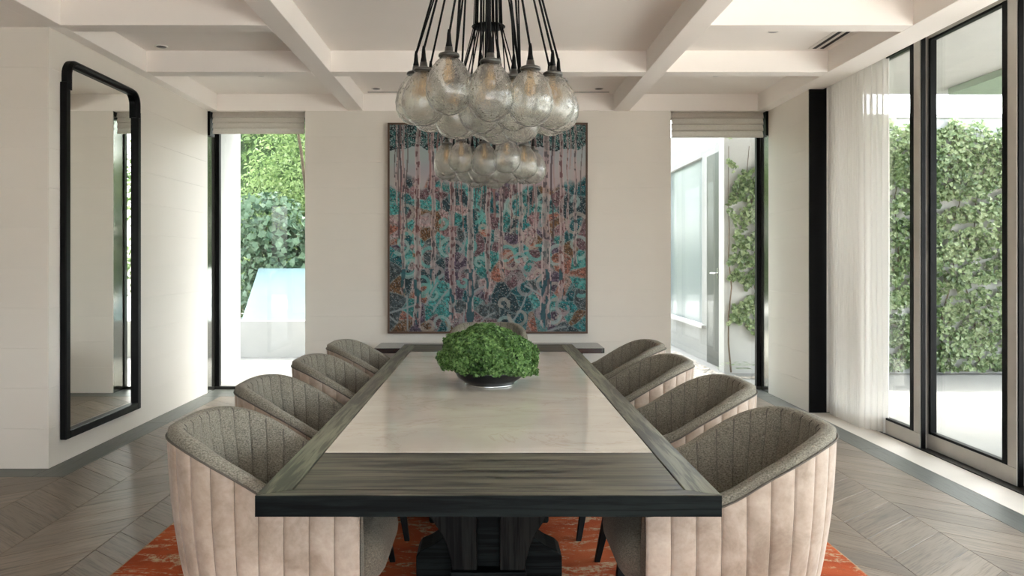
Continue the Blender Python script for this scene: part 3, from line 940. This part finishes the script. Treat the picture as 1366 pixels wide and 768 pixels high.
# ------------------------------------------------------------------ dining chairs
def chair_proto():
    t = thing('dining_chair', '', 'chair', (0, 0, RZ), 0, 'dining chairs around the table')
    b, xf, xb, R = 0.300, 0.285, -0.330, 0.240
    # plan path, right front -> back -> left front, by arc length
    segs = []
    La = xf - (xb + R); Lc = PI / 2 * R; Lb = 2 * (b - R)
    total = 2 * La + 2 * Lc + Lb
    def at(s):
        if s < La: return Vector((xf - s, -b)), Vector((0, -1))
        s -= La
        if s < Lc:
            a = -PI / 2 - s / R
            return Vector((xb + R + R * math.cos(a), -b + R + R * math.sin(a))), Vector((math.cos(a), math.sin(a)))
        s -= Lc
        if s < Lb: return Vector((xb, -b + R + s)), Vector((-1, 0))
        s -= Lb
        if s < Lc:
            a = PI - s / R
            return Vector((xb + R + R * math.cos(a), b - R + R * math.sin(a))), Vector((math.cos(a), math.sin(a)))
        s -= Lc
        return Vector((xb + R + s, b)), Vector((0, 1))
    hx = [-0.31, -0.28, -0.22, -0.13, -0.03, 0.06, 0.14, 0.22, 0.29]
    hz = [0.822, 0.821, 0.808, 0.768, 0.712, 0.655, 0.642, 0.636, 0.628]
    def rimz(s):
        return sum(np.interp(at(min(max(s + d, 0), total))[0].x, hx, hz) for d in (-0.04, -0.02, 0, 0.02, 0.04)) / 5
    z0 = 0.33
    nch = round(total / 0.0705)
    US = (0.0, 0.035, 0.10, 0.25, 0.5, 0.75, 0.90, 0.965)
    per = len(US)
    def groove(s, cw, depth, phase=0.0):
        u = ((s / cw + phase) % 1.0)
        return -depth * (1 - min(1.0, (math.sin(PI * u)) ** 0.4 * 1.02))
    def shape(p, z):
        k = (0.83 - z) / 0.5
        sx = 1 - 0.17 * k if p.x < 0 else 1.0
        if p.x < 0: pass
        return Vector((p.x * sx, p.y * (1 - 0.075 * k), z))
    N = nch * per
    cw = total / nch
    outer = []; lining = []; ends = []
    TH = 0.054
    pipe = []
    for i in range(N + 1):
        s = total * (i // per + US[i % per]) / nch
        p, n = at(s)
        zt = rimz(s)
        go = groove(s, cw, 0.010)
        col = []
        for r in range(11):
            f = r / 10
            z = z0 + (zt - 0.012 - z0) * f
            bulge = 0.010 * math.sin(PI * min(1, f * 1.0)) 
            q = shape(p + n * (go + bulge - (0.012 * (1 - f) ** 4)), z)
            col.append(tuple(q))
        outer.append(col)
        top_o = shape(p + n * (go * 0.3 - 0.002), zt - 0.012)
        pipe.append(tuple(shape(p + n * (0.001), zt - 0.010)))
        gi = groove(s, cw, 0.011)
        lc = [tuple(top_o)]
        for a in (150, 115, 80, 45, 15):
            aa = math.radians(a)
            off = -TH / 2 + math.cos(PI - aa) * TH / 2
            lc.append(tuple(shape(p + n * (off - 0.002), zt + 0.018 * math.sin(aa))))
        for r in range(1, 9):
            f = r / 8
            z = (zt - 0.006) + (0.42 - zt) * f
            off = -TH - 0.008 * math.sin(PI * f) - gi * 0.9 - 0.03 * f
            lc.append(tuple(shape(p + n * off, z)))
        lining.append(lc)
    part('outer_shell', MB().grid(outer), M['leather'], t, label='beige leather outer shell with vertical channels')
    ml = MB().grid(lining)
    for k in (0, -1):
        poly = list(outer[k]) + lining[k][1:]
        ml.add([(x + 0.002, y, z) for x, y, z in poly], [tuple(range(len(poly)))])
    part('inner_back', ml, M['fabric'], t, label='grey chenille inner back and arms with vertical channels')
    so, si = MB(), MB()
    for i in range(per, N, per):
        so.tube([outer[i][r] for r in range(0, 11, 2)], 0.0021, 4, False)
        si.tube([lining[i][r] for r in range(4, 14)], 0.0023, 4, False)
    part('outer_seams', so, M['seam_brown'], t)
    part('inner_seams', si, M['piping'], t)
    part('piping', MB().tube(pipe[::2], 0.0030, 6), M['piping'], t)
    # seat cushion
    out = []
    hw, x0, x1, rc = 0.222, -0.20, 0.345, 0.09
    for (cx_, cy_, a0) in ((x1 - rc, -hw + rc, -90), (x1 - rc, hw - rc, 0), (x0 + rc, hw - rc, 90), (x0 + rc, -hw + rc, 180)):
        for k in range(7):
            a = math.radians(a0 + 90 * k / 6); out.append((cx_ + rc * math.cos(a), cy_ + rc * math.sin(a)))
    rows = []
    cxs = (x0 + x1) / 2
    for k in range(13):
        a = -PI / 2 + PI * k / 12
        ins = 0.075 * (1 - math.cos(a)); z = 0.455 + 0.085 * math.sin(a)
        rows.append([(cxs + (x - cxs) * (1 - ins / 0.27), y * (1 - ins / hw), z) for x, y in out])
    mb = MB()
    mb.grid(rows, closed=True)
    dome = [(cxs + (x - cxs) * 0.4, y * 0.35, 0.552) for x, y in out]
    mb.grid([rows[-1], dome], closed=True); mb.add(dome, [tuple(range(len(dome)))], True)
    mb.add(rows[0], [tuple(range(len(out)))[::-1]])
    part('seat_cushion', mb, M['velvet'], t)
    base = [tuple(shape(at(total * i / 40)[0] - at(total * i / 40)[1] * 0.02, z0)[:2]) for i in range(41)]
    part('base_frame', MB().prism(base, 0.315, 0.372, 2), M['black_leg'], t)
    for (lx, ly, ex, ey) in ((0.20, 0.19, 0.262, 0.245), (0.20, -0.19, 0.262, -0.245), (-0.15, 0.18, -0.24, 0.225), (-0.15, -0.18, -0.24, -0.225)):
        a, c = 0.021, 0.012
        vs = [(ex + i * c, ey + j * c, 0) for i, j in ((-1, -1), (1, -1), (1, 1), (-1, 1))] + [(lx + i * a, ly + j * a, 0.33) for i, j in ((-1, -1), (1, -1), (1, 1), (-1, 1))]
        part('leg', MB().add(vs, [(3, 2, 1, 0), (4, 5, 6, 7), (0, 1, 5, 4), (1, 2, 6, 5), (2, 3, 7, 6), (3, 0, 4, 7)]), M['black_leg'], t, 0.003)
    return t
proto = chair_proto()
order = ['nearest', 'second', 'third', 'farthest']
spots = []
for k in range(4):
    y = 2.485 + 0.75 * k
    spots.append((-(0.645, 0.685, 0.648, 0.630)[k], y, 0.0, 'channel-tufted grey and beige armchair on the left side of the table, %s from the camera' % order[k]))
for k in range(4):
    y = 2.485 + 0.75 * k
    spots.append(((0.725, 0.742, 0.69, 0.72)[k], y, PI, 'channel-tufted grey and beige armchair on the right side of the table, %s from the camera' % order[k]))
spots.append((0.0, 5.93, -PI / 2, 'channel-tufted armchair at the far head of the table behind the green plant'))
for i, (x, y, rz, lab) in enumerate(spots):
    if i == 0:
        proto.location = (x, y, RZ); proto.rotation_euler = (0, 0, rz); proto['label'] = lab
    else:
        dup_tree(proto, (x, y, RZ), rz, lab)

# ------------------------------------------------------------------ bowl with the green plant
t = thing('black_bowl', 'shallow black bowl in the middle of the marble table top', 'bowl', (0.005, 3.72, TZ))
part('bowl_body', MB().lathe([(0.0, 0.002), (0.085, 0.0), (0.11, 0.006), (0.150, 0.035), (0.166, 0.062), (0.168, 0.072), (0.160, 0.070), (0.13, 0.04), (0.0, 0.03)], 40), M['bowl'], t)
part('foot_ring', MB().lathe([(0.105, -0.0), (0.118, 0.0), (0.118, 0.007), (0.105, 0.007)], 40), M['chrome'], t)

def leaf_cloud(name, pos, nrm, size, m, parent=None, aspect=0.6, seed=1, kind=True, fold=0.18):
    """pos, nrm: Nx3; size: N. each leaf is a folded rhombus of two triangles"""
    rng = np.random.default_rng(seed)
    n = len(pos)
    nrm = nrm / np.linalg.norm(nrm, axis=1, keepdims=True)
    rv = rng.normal(size=(n, 3))
    tdir = rv - (rv * nrm).sum(1, keepdims=True) * nrm
    tdir /= np.linalg.norm(tdir, axis=1, keepdims=True)
    side = np.cross(nrm, tdir)
    s = size[:, None]
    v0 = pos - tdir * s * 0.5
    v2 = pos + tdir * s * 0.5 - nrm * s * 0.1
    v1 = pos + side * s * aspect * 0.5 + nrm * s * fold - tdir * s * 0.08
    v3 = pos - side * s * aspect * 0.5 + nrm * s * fold - tdir * s * 0.08
    V_ = np.stack([v0, v1, v2, v3], 1).reshape(-1, 3)
    i = np.arange(n) * 4
    F = np.concatenate([np.stack([i, i + 1, i + 2], 1), np.stack([i, i + 2, i + 3], 1)])
    me = bpy.data.meshes.new(name)
    me.from_pydata(V_.tolist(), [], F.tolist())
    me.materials.append(m)
    o = link(name, me, parent)
    if kind: o['kind'] = 'stuff'
    return o
t = thing('green_plant', 'dome of tiny green leaves growing in the black bowl on the table', 'plant', (0.0, 3.72, TZ + 0.045))
rng = np.random.default_rng(5)
n = 15000
d = rng.normal(size=(n, 3)); d /= np.linalg.norm(d, axis=1, keepdims=True)
d[:, 2] = np.where(d[:, 2] < -0.35, -d[:, 2], d[:, 2])
lump = 1 + 0.05 * np.sin(d[:, 0] * 7 + 1) * np.sin(d[:, 1] * 6 + 2) + 0.05 * np.sin(d[:, 2] * 9 + d[:, 0] * 5) + 0.06 * np.sin(d[:, 0] * 17 + d[:, 2] * 13) * np.sin(d[:, 1] * 15)
rad = lump * (0.86 + 0.16 * rng.random(n) ** 0.5)
pos = d * rad[:, None] * np.array((0.222, 0.21, 0.150)) + np.array((0, 0, 0.078))
pos[:, 2] += np.where(d[:, 0] < 0, 0.0, -0.02) * np.abs(d[:, 0])
leaf_cloud('leaves', pos, d + rng.normal(size=(n, 3)) * 0.55, 0.012 + 0.009 * rng.random(n), M['plant'], t, 0.75, 2)
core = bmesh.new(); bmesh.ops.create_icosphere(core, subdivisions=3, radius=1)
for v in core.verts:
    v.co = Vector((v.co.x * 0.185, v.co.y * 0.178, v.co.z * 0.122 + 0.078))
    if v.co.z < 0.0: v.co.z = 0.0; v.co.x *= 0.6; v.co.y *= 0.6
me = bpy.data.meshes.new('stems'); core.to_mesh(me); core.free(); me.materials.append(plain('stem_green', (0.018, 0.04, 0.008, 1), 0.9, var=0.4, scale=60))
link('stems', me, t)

# ------------------------------------------------------------------ chandeliers
def chandelier_proto():
    t = thing('chandelier', '', 'chandelier', (0, 2.85, ZC), 0, 'cluster chandeliers over the table')
    part('canopy', MB().lathe([(0.0, 0.0), (0.13, 0.0), (0.13, -0.025), (0.12, -0.03), (0.0, -0.03)], 32), M['nickel'], t)
    part('stem', MB().tube([(0, 0, -0.03), (0, 0, -0.29)], 0.007, 10), M['black'], t)
    part('spacer_plate', MB().lathe([(0.0, -0.286), (0.098, -0.288), (0.1, -0.290), (0.098, -0.292), (0.0, -0.292)], 32), M['black'], t)
    prof = [(0.026, 0.093), (0.029, 0.086), (0.042, 0.074), (0.058, 0.052), (0.070, 0.022), (0.0755, -0.008), (0.073, -0.038), (0.062, -0.064), (0.044, -0.082), (0.020, -0.092), (0.003, -0.094)]
    prof = prof + [(max(0.0005, r - 0.0028), z + (0.003 if z < -0.08 else 0)) for r, z in reversed(prof)] + [prof[0]]
    globe_me = MB().lathe(prof, 26).mesh('globe', M['globe'])
    cap_me = MB().lathe([(0.0, 0.125), (0.012, 0.122), (0.014, 0.108), (0.020, 0.104), (0.032, 0.100), (0.034, 0.096), (0.034, 0.091), (0.028, 0.089), (0.0, 0.089)], 16).mesh('socket_cap', M['nickel'])
    sleeve = MB().lathe([(0.0035, 0.178), (0.006, 0.165), (0.008, 0.14), (0.011, 0.125), (0.0, 0.122)], 10).mesh('cord_sleeve', M['black'])
    bulb_me = MB().lathe([(0.0, 0.09), (0.011, 0.088), (0.011, 0.066), (0.016, 0.050), (0.020, 0.032), (0.017, 0.014), (0.008, 0.006), (0.0, 0.004)], 12).mesh('bulb', M['bulb_glass'])
    fil_me = MB().tube([(0.004, 0, 0.06), (0.007, 0.0, 0.02), (0, 0.006, 0.045), (-0.007, 0, 0.02), (-0.004, 0, 0.06)], 0.0016, 5).mesh('filament', M['filament'])
    rr = random.Random(3)
    spots = []
    for k in range(12):
        a = 2 * PI * k / 12 + PI / 2 * 3 + 0.02
        spots.append((0.262 + rr.uniform(-0.012, 0.012), a + rr.uniform(-0.05, 0.05), -1.105 + rr.uniform(-0.025, 0.02)))
    for k in range(6):
        a = 2 * PI * k / 6 + 0.3
        spots.append((0.125, a + rr.uniform(-0.1, 0.1), -1.12 + rr.uniform(-0.03, 0.02)))
    spots.append((0.0, 0, -1.13))
    for r, a, z in spots:
        x, y = r * math.cos(a), r * math.sin(a)
        g = link('globe', globe_me, t, (x, y, z), rr.uniform(0, 6))
        s = rr.uniform(0.96, 1.05); g.scale = (s, s, s)
        link('socket_cap', cap_me, g)
        link('cord_sleeve', sleeve, g)
        link('bulb', bulb_me, g)
        link('filament', fil_me, g)
        f = 0.085 / max(r, 0.085)
        # two cords per globe through the spacer plate
        top = Vector((x * f * 0.95, y * f * 0.95, -0.29))
        bot = Vector((x, y, z + 0.165))
        mid = top.lerp(bot, 0.5)
        inv = Matrix.Translation((x, y, z)) 
        pts = [Vector((top.x * 0.9, top.y * 0.9, -0.03)), top, mid, bot]
        off = Vector((rr.uniform(-0.012, 0.012), rr.uniform(-0.01, 0.01), 0))
        c1 = MB().tube(pts, 0.0042, 6)
        part('cord', c1, M['black'], t)
        if rr.random() < 0.55:
            p2 = [p + off * (1 if i < 3 else 0.15) for i, p in enumerate(pts)]
            part('cord', MB().tube(p2, 0.0030, 5), M['black'], t)
    return t
ch = chandelier_proto()
ch['label'] = 'nearer chandelier of clear bubbled glass globes on black cords'
dup_tree(ch, (0.0, 4.66, ZC), 0.9, 'farther chandelier of clear glass globes seen below the nearer one')

# ------------------------------------------------------------------ ceiling fittings
dl = [(-2.56, 6.16, 'recessed downlight in the left ceiling bay nearer the camera'), (-2.065, 7.12, 'recessed downlight in the left ceiling bay close to the left window'),
      (2.08, 5.74, 'recessed downlight in the right ceiling bay nearer the camera'), (2.06, 7.12, 'recessed downlight in the right ceiling bay close to the right window'),
      (-1.094, 7.68, 'recessed downlight above the upper left of the painting'), (1.078, 7.68, 'recessed downlight above the upper right of the painting')]
ring = MB().lathe([(0.050, 0.0), (0.050, -0.004), (0.034, -0.005), (0.030, -0.001)], 24).mesh('trim_ring', M['white_trim'])
lens = MB().lathe([(0.0, -0.002), (0.038, -0.002), (0.038, -0.0055), (0.0, -0.0055)], 20).mesh('lens', M['lens'])
for x, y, lab in dl:
    t = thing('downlight', lab, 'light', (x, y, ZC), 0, 'recessed downlights')
    link('trim_ring', ring, t); link('lens', lens, t)
t = thing('air_vent', 'linear slot air vent in the right ceiling bay', 'vent', (2.6, 5.92, ZC))
part('vent_frame', B(-0.075, 0.075, -0.30, 0.30, -0.004, 0.0), M['white_trim'], t)
for x in (-0.03, 0.03):
    part('slot', B(x - 0.014, x + 0.014, -0.29, 0.29, -0.006, -0.0035), M['black'], t)
t = thing('slot_diffuser', 'thin dark slot diffuser in the ceiling above the painting', 'vent', (0, 7.83, ZC))
part('slot', B(-1.2, 1.2, -0.012, 0.012, -0.006, 0.0), M['dark_bronze'], t)
part('slot_edge', MB().box(-1.2, 1.2, -0.02, -0.012, -0.004, 0.0).box(-1.2, 1.2, 0.012, 0.02, -0.004, 0.0), M['white_trim'], t)

# ------------------------------------------------------------------ outside
gr = B(3.3, 22, -14, 30, -0.22, -0.02).box(XFAR - 12, 3.3, YB + 0.34, 30, -0.22, -0.02).box(XFAR - 12, 3.3, -14, YREAR - 0.2, -0.22, -0.02)
gr.box(XFAR - 12, XFAR - 0.15, YREAR - 0.2, YB + 0.34, -0.22, -0.02)
struct('terrace', B(-6, 3.3, -9, YREAR - 0.21, -0.1, -0.005), plain('rear_bounce_stone', (0.80, 0.77, 0.72, 1), 0.7), 'pale unseen slab added behind the camera to bounce light onto the ceiling')  # bright unseen slab added to bounce sunlight up to the ceiling
struct('bounce_deck', B(3.31, 11, -9, 4.5, -0.1, -0.006), plain('deck_bounce_stone', (0.66, 0.635, 0.595, 1), 0.7), 'pale unseen slab added outside the sliding doors to bounce light indoors')  # bright slab added out of view to bounce light through the doors
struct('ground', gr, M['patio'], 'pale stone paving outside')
# roof over the terrace beside the sliding doors
struct('trim_%d' % nt, B(3.36, 5.22, -6, 8.6, 3.15, 3.35), M['ext_white'], 'pale terrace soffit above the sliding doors'); nt += 1
o = link('terrace_canopy', B(4.84, 8.6, 5.0, 8.29, 3.08, 3.149).mesh('terrace_canopy', M['green_slab'], 0.004))
o['label'] = 'green-grey flat canopy under the terrace soffit outside the glass door'; o['category'] = 'canopy'
struct('trim_%d' % nt, B(XFAR, 3.4, YB + 0.34, 9.25, 2.98, 3.2), M['ext_white'], 'unseen eave slab added to cut the sun through the back windows'); nt += 1  # unseen slab added to limit the sun patch inside the left window
struct('roof', B(XFAR - 0.15, 3.4, YREAR - 0.2, YB + 0.34, ZC + 0.14, ZC + 0.3), M['ext_white'], 'flat roof over the dining room')
struct('garden_ground', B(-9, 2.2, YB + 0.345, 18, -0.06, -0.012), plain('garden_gravel_shade', (0.27, 0.26, 0.24, 1), 0.85, var=0.12, scale=9), 'gravel garden floor behind the house, darkened in place of tree shade')  # ground colour darkened to stand in for shade from trees overhead
# ivy wall facing the house
YI = 9.45
iw = struct('garden_wall_right', B(2.83, 11.5, YI, YI + 0.22, -0.1, 3.04), M['ext_white'], 'white garden wall carrying the ivy')
part('coping', B(2.81, 11.5, YI - 0.02, YI + 0.24, 3.04, 3.09), M['ext_white'], iw, 0.004)
t = thing('climbing_ivy', 'dense green ivy covering the white garden wall on the right', 'ivy', (0, YI - 0.03, 0))
rng = np.random.default_rng(21)
def fieldnoise(x, z, seed):
    r = np.random.default_rng(seed); s = np.zeros_like(x)
    for k in range(14):
        a = r.random() * 6.28; f = 1.5 + r.random() * 9
        s += np.sin(x * math.cos(a) * f + z * math.sin(a) * f + r.random() * 6.28) / (1 + f * 0.12)
    return s
n = 70000
x = 2.85 + 8.3 * rng.random(n); z = 0.02 + 3.0 * rng.random(n)
fn = fieldnoise(x, z, 4)
edge_l = 0.04 + 0.05 * np.sin(z * 9)
low = 0.30 + 0.22 * (np.clip(3.9 - x, 0, 1))
fine = fieldnoise(x * 5.5, z * 5.5, 9)
keep = (fn > np.where(x < 3.6, -1.1, -4.2)) & (fine > np.where(x < 3.6, -1.0, np.where(z > 2.2, -2.4, -0.95))) & (z > low + 0.08 * np.sin(x * 11)) & (z < 2.93 + 0.07 * np.sin(x * 7) + 0.05 * np.sin(x * 23)) & (x > 2.84 + edge_l)
keep |= (x > 4.4) & (z < 0.5) & (z > 0.02) & (fine > -1.0)
x, z = x[keep], z[keep]
n = len(x)
depth = 0.02 + 0.16 * rng.random(n) * (0.6 + 0.4 * np.sin(x * 5) * np.sin(z * 6))
depth = np.where(x < 3.7, 0.015 + 0.05 * rng.random(n), depth)
pos = np.stack([x, -depth, z], 1)
nr = np.stack([rng.normal(size=n) * 0.6, -np.ones(n), 0.45 + rng.normal(size=n) * 0.6], 1)
leaf_cloud('ivy_leaves', pos, nr, 0.036 + 0.038 * rng.random(n), M['ivy'], t, 0.9, 3)
for k in range(16):
    x0 = 2.90 + 0.5 * k; pts = []; xx = x0
    for zz in np.linspace(0, 2.7, 9):
        pts.append((xx, -0.012, zz)); xx += random.uniform(-0.12, 0.12); xx = max(xx, 2.87)
    part('stem', MB().tube(pts, [0.012 - 0.001 * i for i in range(9)], 5), M['bark'], t)
# wing of the house beyond the right window
XW = 2.93
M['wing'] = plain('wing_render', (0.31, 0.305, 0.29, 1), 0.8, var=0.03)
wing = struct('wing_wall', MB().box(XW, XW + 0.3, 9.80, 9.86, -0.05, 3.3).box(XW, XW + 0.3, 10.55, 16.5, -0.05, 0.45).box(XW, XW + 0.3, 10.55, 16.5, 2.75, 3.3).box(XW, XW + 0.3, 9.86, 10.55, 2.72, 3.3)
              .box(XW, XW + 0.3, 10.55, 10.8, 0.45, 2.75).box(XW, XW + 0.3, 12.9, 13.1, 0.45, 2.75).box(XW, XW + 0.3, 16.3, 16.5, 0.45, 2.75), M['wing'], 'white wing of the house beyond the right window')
part('facade_pane', B(XW + 0.05, XW + 0.07, 10.8, 12.9, 0.45, 2.75), M['facade_glass'], wing)
part('facade_pane', B(XW + 0.05, XW + 0.07, 13.1, 16.3, 0.45, 2.75), M['facade_glass'], wing)
part('sill', B(XW - 0.06, XW + 0.05, 10.6, 16.5, 0.42, 0.46), M['ext_white'], wing)
d9 = struct('door_9', B(XW - 0.01, XW + 0.04, 9.86, 10.53, -0.02, 2.72), M['door_grey'], 'grey garden door beyond the right window', 0.004)
part('handle', MB().tube([(XW - 0.01, 10.02, 1.17), (XW - 0.06, 10.02, 1.17), (XW - 0.06, 10.17, 1.17)], 0.011, 8), M['chrome'], d9)
part('handle_plate', B(XW - 0.016, XW - 0.01, 9.995, 10.045, 1.10, 1.24), M['chrome'], d9)
# pebbles
pb = MB()
rp = random.Random(8)
for k in range(2600):
    x = rp.uniform(1.9, 3.5); y = rp.uniform(9.0, 11.6)
    if (x > XW - 0.11 and y > YI - 0.3) or (x > 2.76 and y > YI - 0.06): continue
    r = rp.uniform(0.018, 0.04); h = r * rp.uniform(0.5, 0.8); a0 = rp.uniform(0, 6)
    ringv = [(x + r * math.cos(a0 + q * 2 * PI / 5) * rp.uniform(0.8, 1.1), y + r * math.sin(a0 + q * 2 * PI / 5), -0.02 + h * 0.3) for q in range(5)]
    pb.add(ringv + [(x, y, -0.02 + h)], [(q, (q + 1) % 5, 5) for q in range(5)], True)
o = link('pebbles', pb.mesh('pebbles', M['pebble'])); o['kind'] = 'stuff'; o['label'] = 'strip of pale pebbles on the ground outside the right window'; o['category'] = 'gravel'
# fern at the foot of the ivy
t = thing('fern', 'small green fern at the foot of the ivy wall outside the right window', 'fern', (2.97, YI - 0.26, -0.015))
for k in range(11):
    a = k * 0.61; ln = 0.26 + 0.12 * random.random(); pts = []
    for q in range(6):
        u = q / 5; pts.append((math.cos(a) * ln * u, math.sin(a) * ln * u * 0.6, 0.02 + 0.34 * u * (1.25 - u)))
    mb = MB()
    for q in range(1, 6):
        for sd in (-1, 1):
            p = Vector(pts[q]); w_ = 0.07 * (1 - 0.12 * q)
            side = Vector((-math.sin(a), math.cos(a), 0)) * sd * w_
            fw_ = Vector((math.cos(a), math.sin(a), 0)) * 0.03
            mb.add([p - fw_ * 0.6, p + side + fw_ * 0.4, p + fw_ * 0.6], [(0, 1, 2)])
    part('frond', mb, M['ivy'], t)

# garden beyond the left window
fin = MB().box(-3.10, -2.95, YB + 0.35, 9.36, -0.1, 3.3)
struct('fin_wall', fin, M['ext_white'], 'white fin wall just outside the left window')
lw_ = struct('garden_wall_left', B(-4.6, 1.0, 10.95, 11.05, -0.1, 0.49), M['ext_white'], 'low white wall outside the left window')
o = link('pool_cover', MB().add([(-3.47, 11.06, 0.49), (-1.2, 11.06, 0.49), (-1.2, 12.5, 1.205), (-3.65, 12.5, 1.205), (-3.47, 11.16, 0.40), (-1.2, 11.16, 0.40), (-1.2, 12.55, 1.12), (-3.65, 12.55, 1.12)],
         [(0, 1, 2, 3), (7, 6, 5, 4), (0, 4, 5, 1), (1, 5, 6, 2), (2, 6, 7, 3), (3, 7, 4, 0)]).mesh('pool_cover', M['pale_blue']))
o['label'] = 'pale blue sloping panel rising behind the low white garden wall'; o['category'] = 'panel'

def blob_points(rng, n, c, r, shell=0.45):
    d = rng.normal(size=(n, 3)); d /= np.linalg.norm(d, axis=1, keepdims=True)
    rad = shell + (1 - shell) * rng.random(n) ** 0.6
    return np.array(c) + d * rad[:, None] * np.array(r), d
def shrub(name, label, loc, blobs, m, n, size, seed, trunk=True, aspect=0.5, cat='tree', group=None, big=0, bigm=None):
    t = thing(name, label, cat, loc, 0, group)
    rng = np.random.default_rng(seed)
    P, D = [], []
    tot = sum(b[1][0] * b[1][1] * b[1][2] for b in blobs) 
    for c, r in blobs:
        k = int(n * (r[0] * r[1] * r[2]) / tot)
        p, d = blob_points(rng, k, c, r)
        P.append(p); D.append(d)
    P = np.concatenate(P); D = np.concatenate(D)
    nr = D + rng.normal(size=D.shape) * 0.7 + np.array((0, -0.25, 0.55))
    leaf_cloud('leaves', P, nr, size * (0.6 + 0.8 * rng.random(len(P))), m, t, aspect, seed)
    if trunk:
        r2 = random.Random(seed)
        top = blobs[0][0]
        part('trunk', MB().tube([(0, 0, 0), (0.05, 0.02, 0.6), (top[0] * 0.6, top[1] * 0.6, top[2] * 0.7), top], [0.07, 0.06, 0.045, 0.02], 8), M['bark'], t)
        for c, r in blobs[1:]:
            part('branch', MB().tube([(top[0] * 0.3, top[1] * 0.3, top[2] * 0.45), ((top[0] * 0.3 + c[0]) / 2 + 0.05, c[1] / 2, (c[2] + top[2] * 0.45) / 2), c], [0.035, 0.025, 0.01], 6), M['bark'], t)
    return t
def tri_leaf(sz):
    pts = [(0, -0.5), (0.22, -0.32), (0.5, -0.22), (0.34, 0.02), (0.42, 0.22), (0.16, 0.2), (0, 0.52), (-0.16, 0.2), (-0.42, 0.22), (-0.34, 0.02), (-0.5, -0.22), (-0.22, -0.32)]
    vs = [(x * sz, 0.12 * sz * abs(x), y * sz) for x, y in pts] + [(0, -0.02 * sz, 0)]
    return MB().add(vs, [(i, (i + 1) % 12, 12) for i in range(12)])
tr = shrub('leafy_tree', 'light green leafy tree filling the left window, overhead crown added for shade', (-3.2, 14.5, -0.02),
           [((0, 0, 2.9), (1.3, 0.9, 1.2)), ((0.3, -1.3, 5.6), (2.3, 1.9, 1.5)), ((0.2, -3.4, 5.0), (2.6, 1.7, 1.0)), ((2.2, -2.6, 5.3), (2.0, 1.9, 1.0)), ((0.9, -0.3, 1.9), (0.9, 0.7, 0.9)), ((-0.7, -0.2, 2.2), (0.9, 0.7, 1.0)), ((0.4, 0.2, 3.9), (1.2, 0.9, 0.9)), ((-0.6, 0.1, 1.2), (0.9, 0.6, 0.8))], M['tree'], 44000, 0.085, 31)  # high forward blobs added out of view to shade the garden
vn = shrub('vine_shrub', 'dark green broad-leaved shrub low behind the pale blue panel', (-3.3, 13.12, -0.02),
           [((0, 0, 1.1), (1.0, 0.42, 0.9)), ((0.9, 0, 1.4), (0.8, 0.42, 0.7)), ((-0.4, 0, 1.9), (0.7, 0.4, 0.6))], M['vine'], 3500, 0.12, 32, aspect=0.8, cat='shrub')
big = tri_leaf(0.13).mesh('leaf', M['vine'])
rb = random.Random(4)
for k in range(110):
    o = link('leaf', big, vn, (rb.uniform(-0.75, 1.5), rb.uniform(-0.50, -0.38), rb.uniform(0.5, 2.35)))
    o.rotation_euler = (rb.uniform(-0.7, 0.5), rb.uniform(-3, 3), rb.uniform(-0.7, 0.7)); s = rb.uniform(0.7, 1.25); o.scale = (s, s, s)
M['hedge_core'] = plain('sky_block_core', (0.05, 0.09, 0.03, 1), 0.9, var=0.5, scale=5)
hx_ = [(-10.3, 16.9), (-7.5, 16.9), (-4.7, 16.9), (-1.9, 16.9), (0.9, 16.9), (-8.9, 19.2), (-6.1, 19.2), (-3.3, 19.2), (-0.5, 19.2)]
hl = ['tall green hedge tree far left beyond the fin wall', 'tall green hedge tree left of the leafy tree', 'tall green hedge tree directly behind the leafy tree', 'tall green hedge tree right of the leafy tree', 'tall green hedge tree behind the back wall near the white wing', 'leftmost hedge tree of the rear row', 'second hedge tree from the left in the rear row', 'third hedge tree from the left in the rear row', 'rightmost hedge tree of the rear row']
for i, (x, y) in enumerate(hx_):
    ht = shrub('hedge_tree', hl[i], (x, y, -0.02), [((0, 0, 3.0), (1.36, 0.8, 1.6)), ((0.03, 0, 1.2), (1.34, 0.7, 1.2)), ((-0.05, 0.1, 4.6), (1.2, 0.7, 1.1))], M['tree'], 8500, 0.13, 50 + i, cat='tree', group='hedge trees behind the house')
    hc = MB()  # solid core added inside each crown to block the sky
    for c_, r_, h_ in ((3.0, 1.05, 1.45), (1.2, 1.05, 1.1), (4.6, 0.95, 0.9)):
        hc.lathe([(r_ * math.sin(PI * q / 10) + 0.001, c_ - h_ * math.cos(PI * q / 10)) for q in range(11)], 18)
    o = part('sky_block_core', hc, M['hedge_core'], ht); o.scale = (1, 0.55, 1)
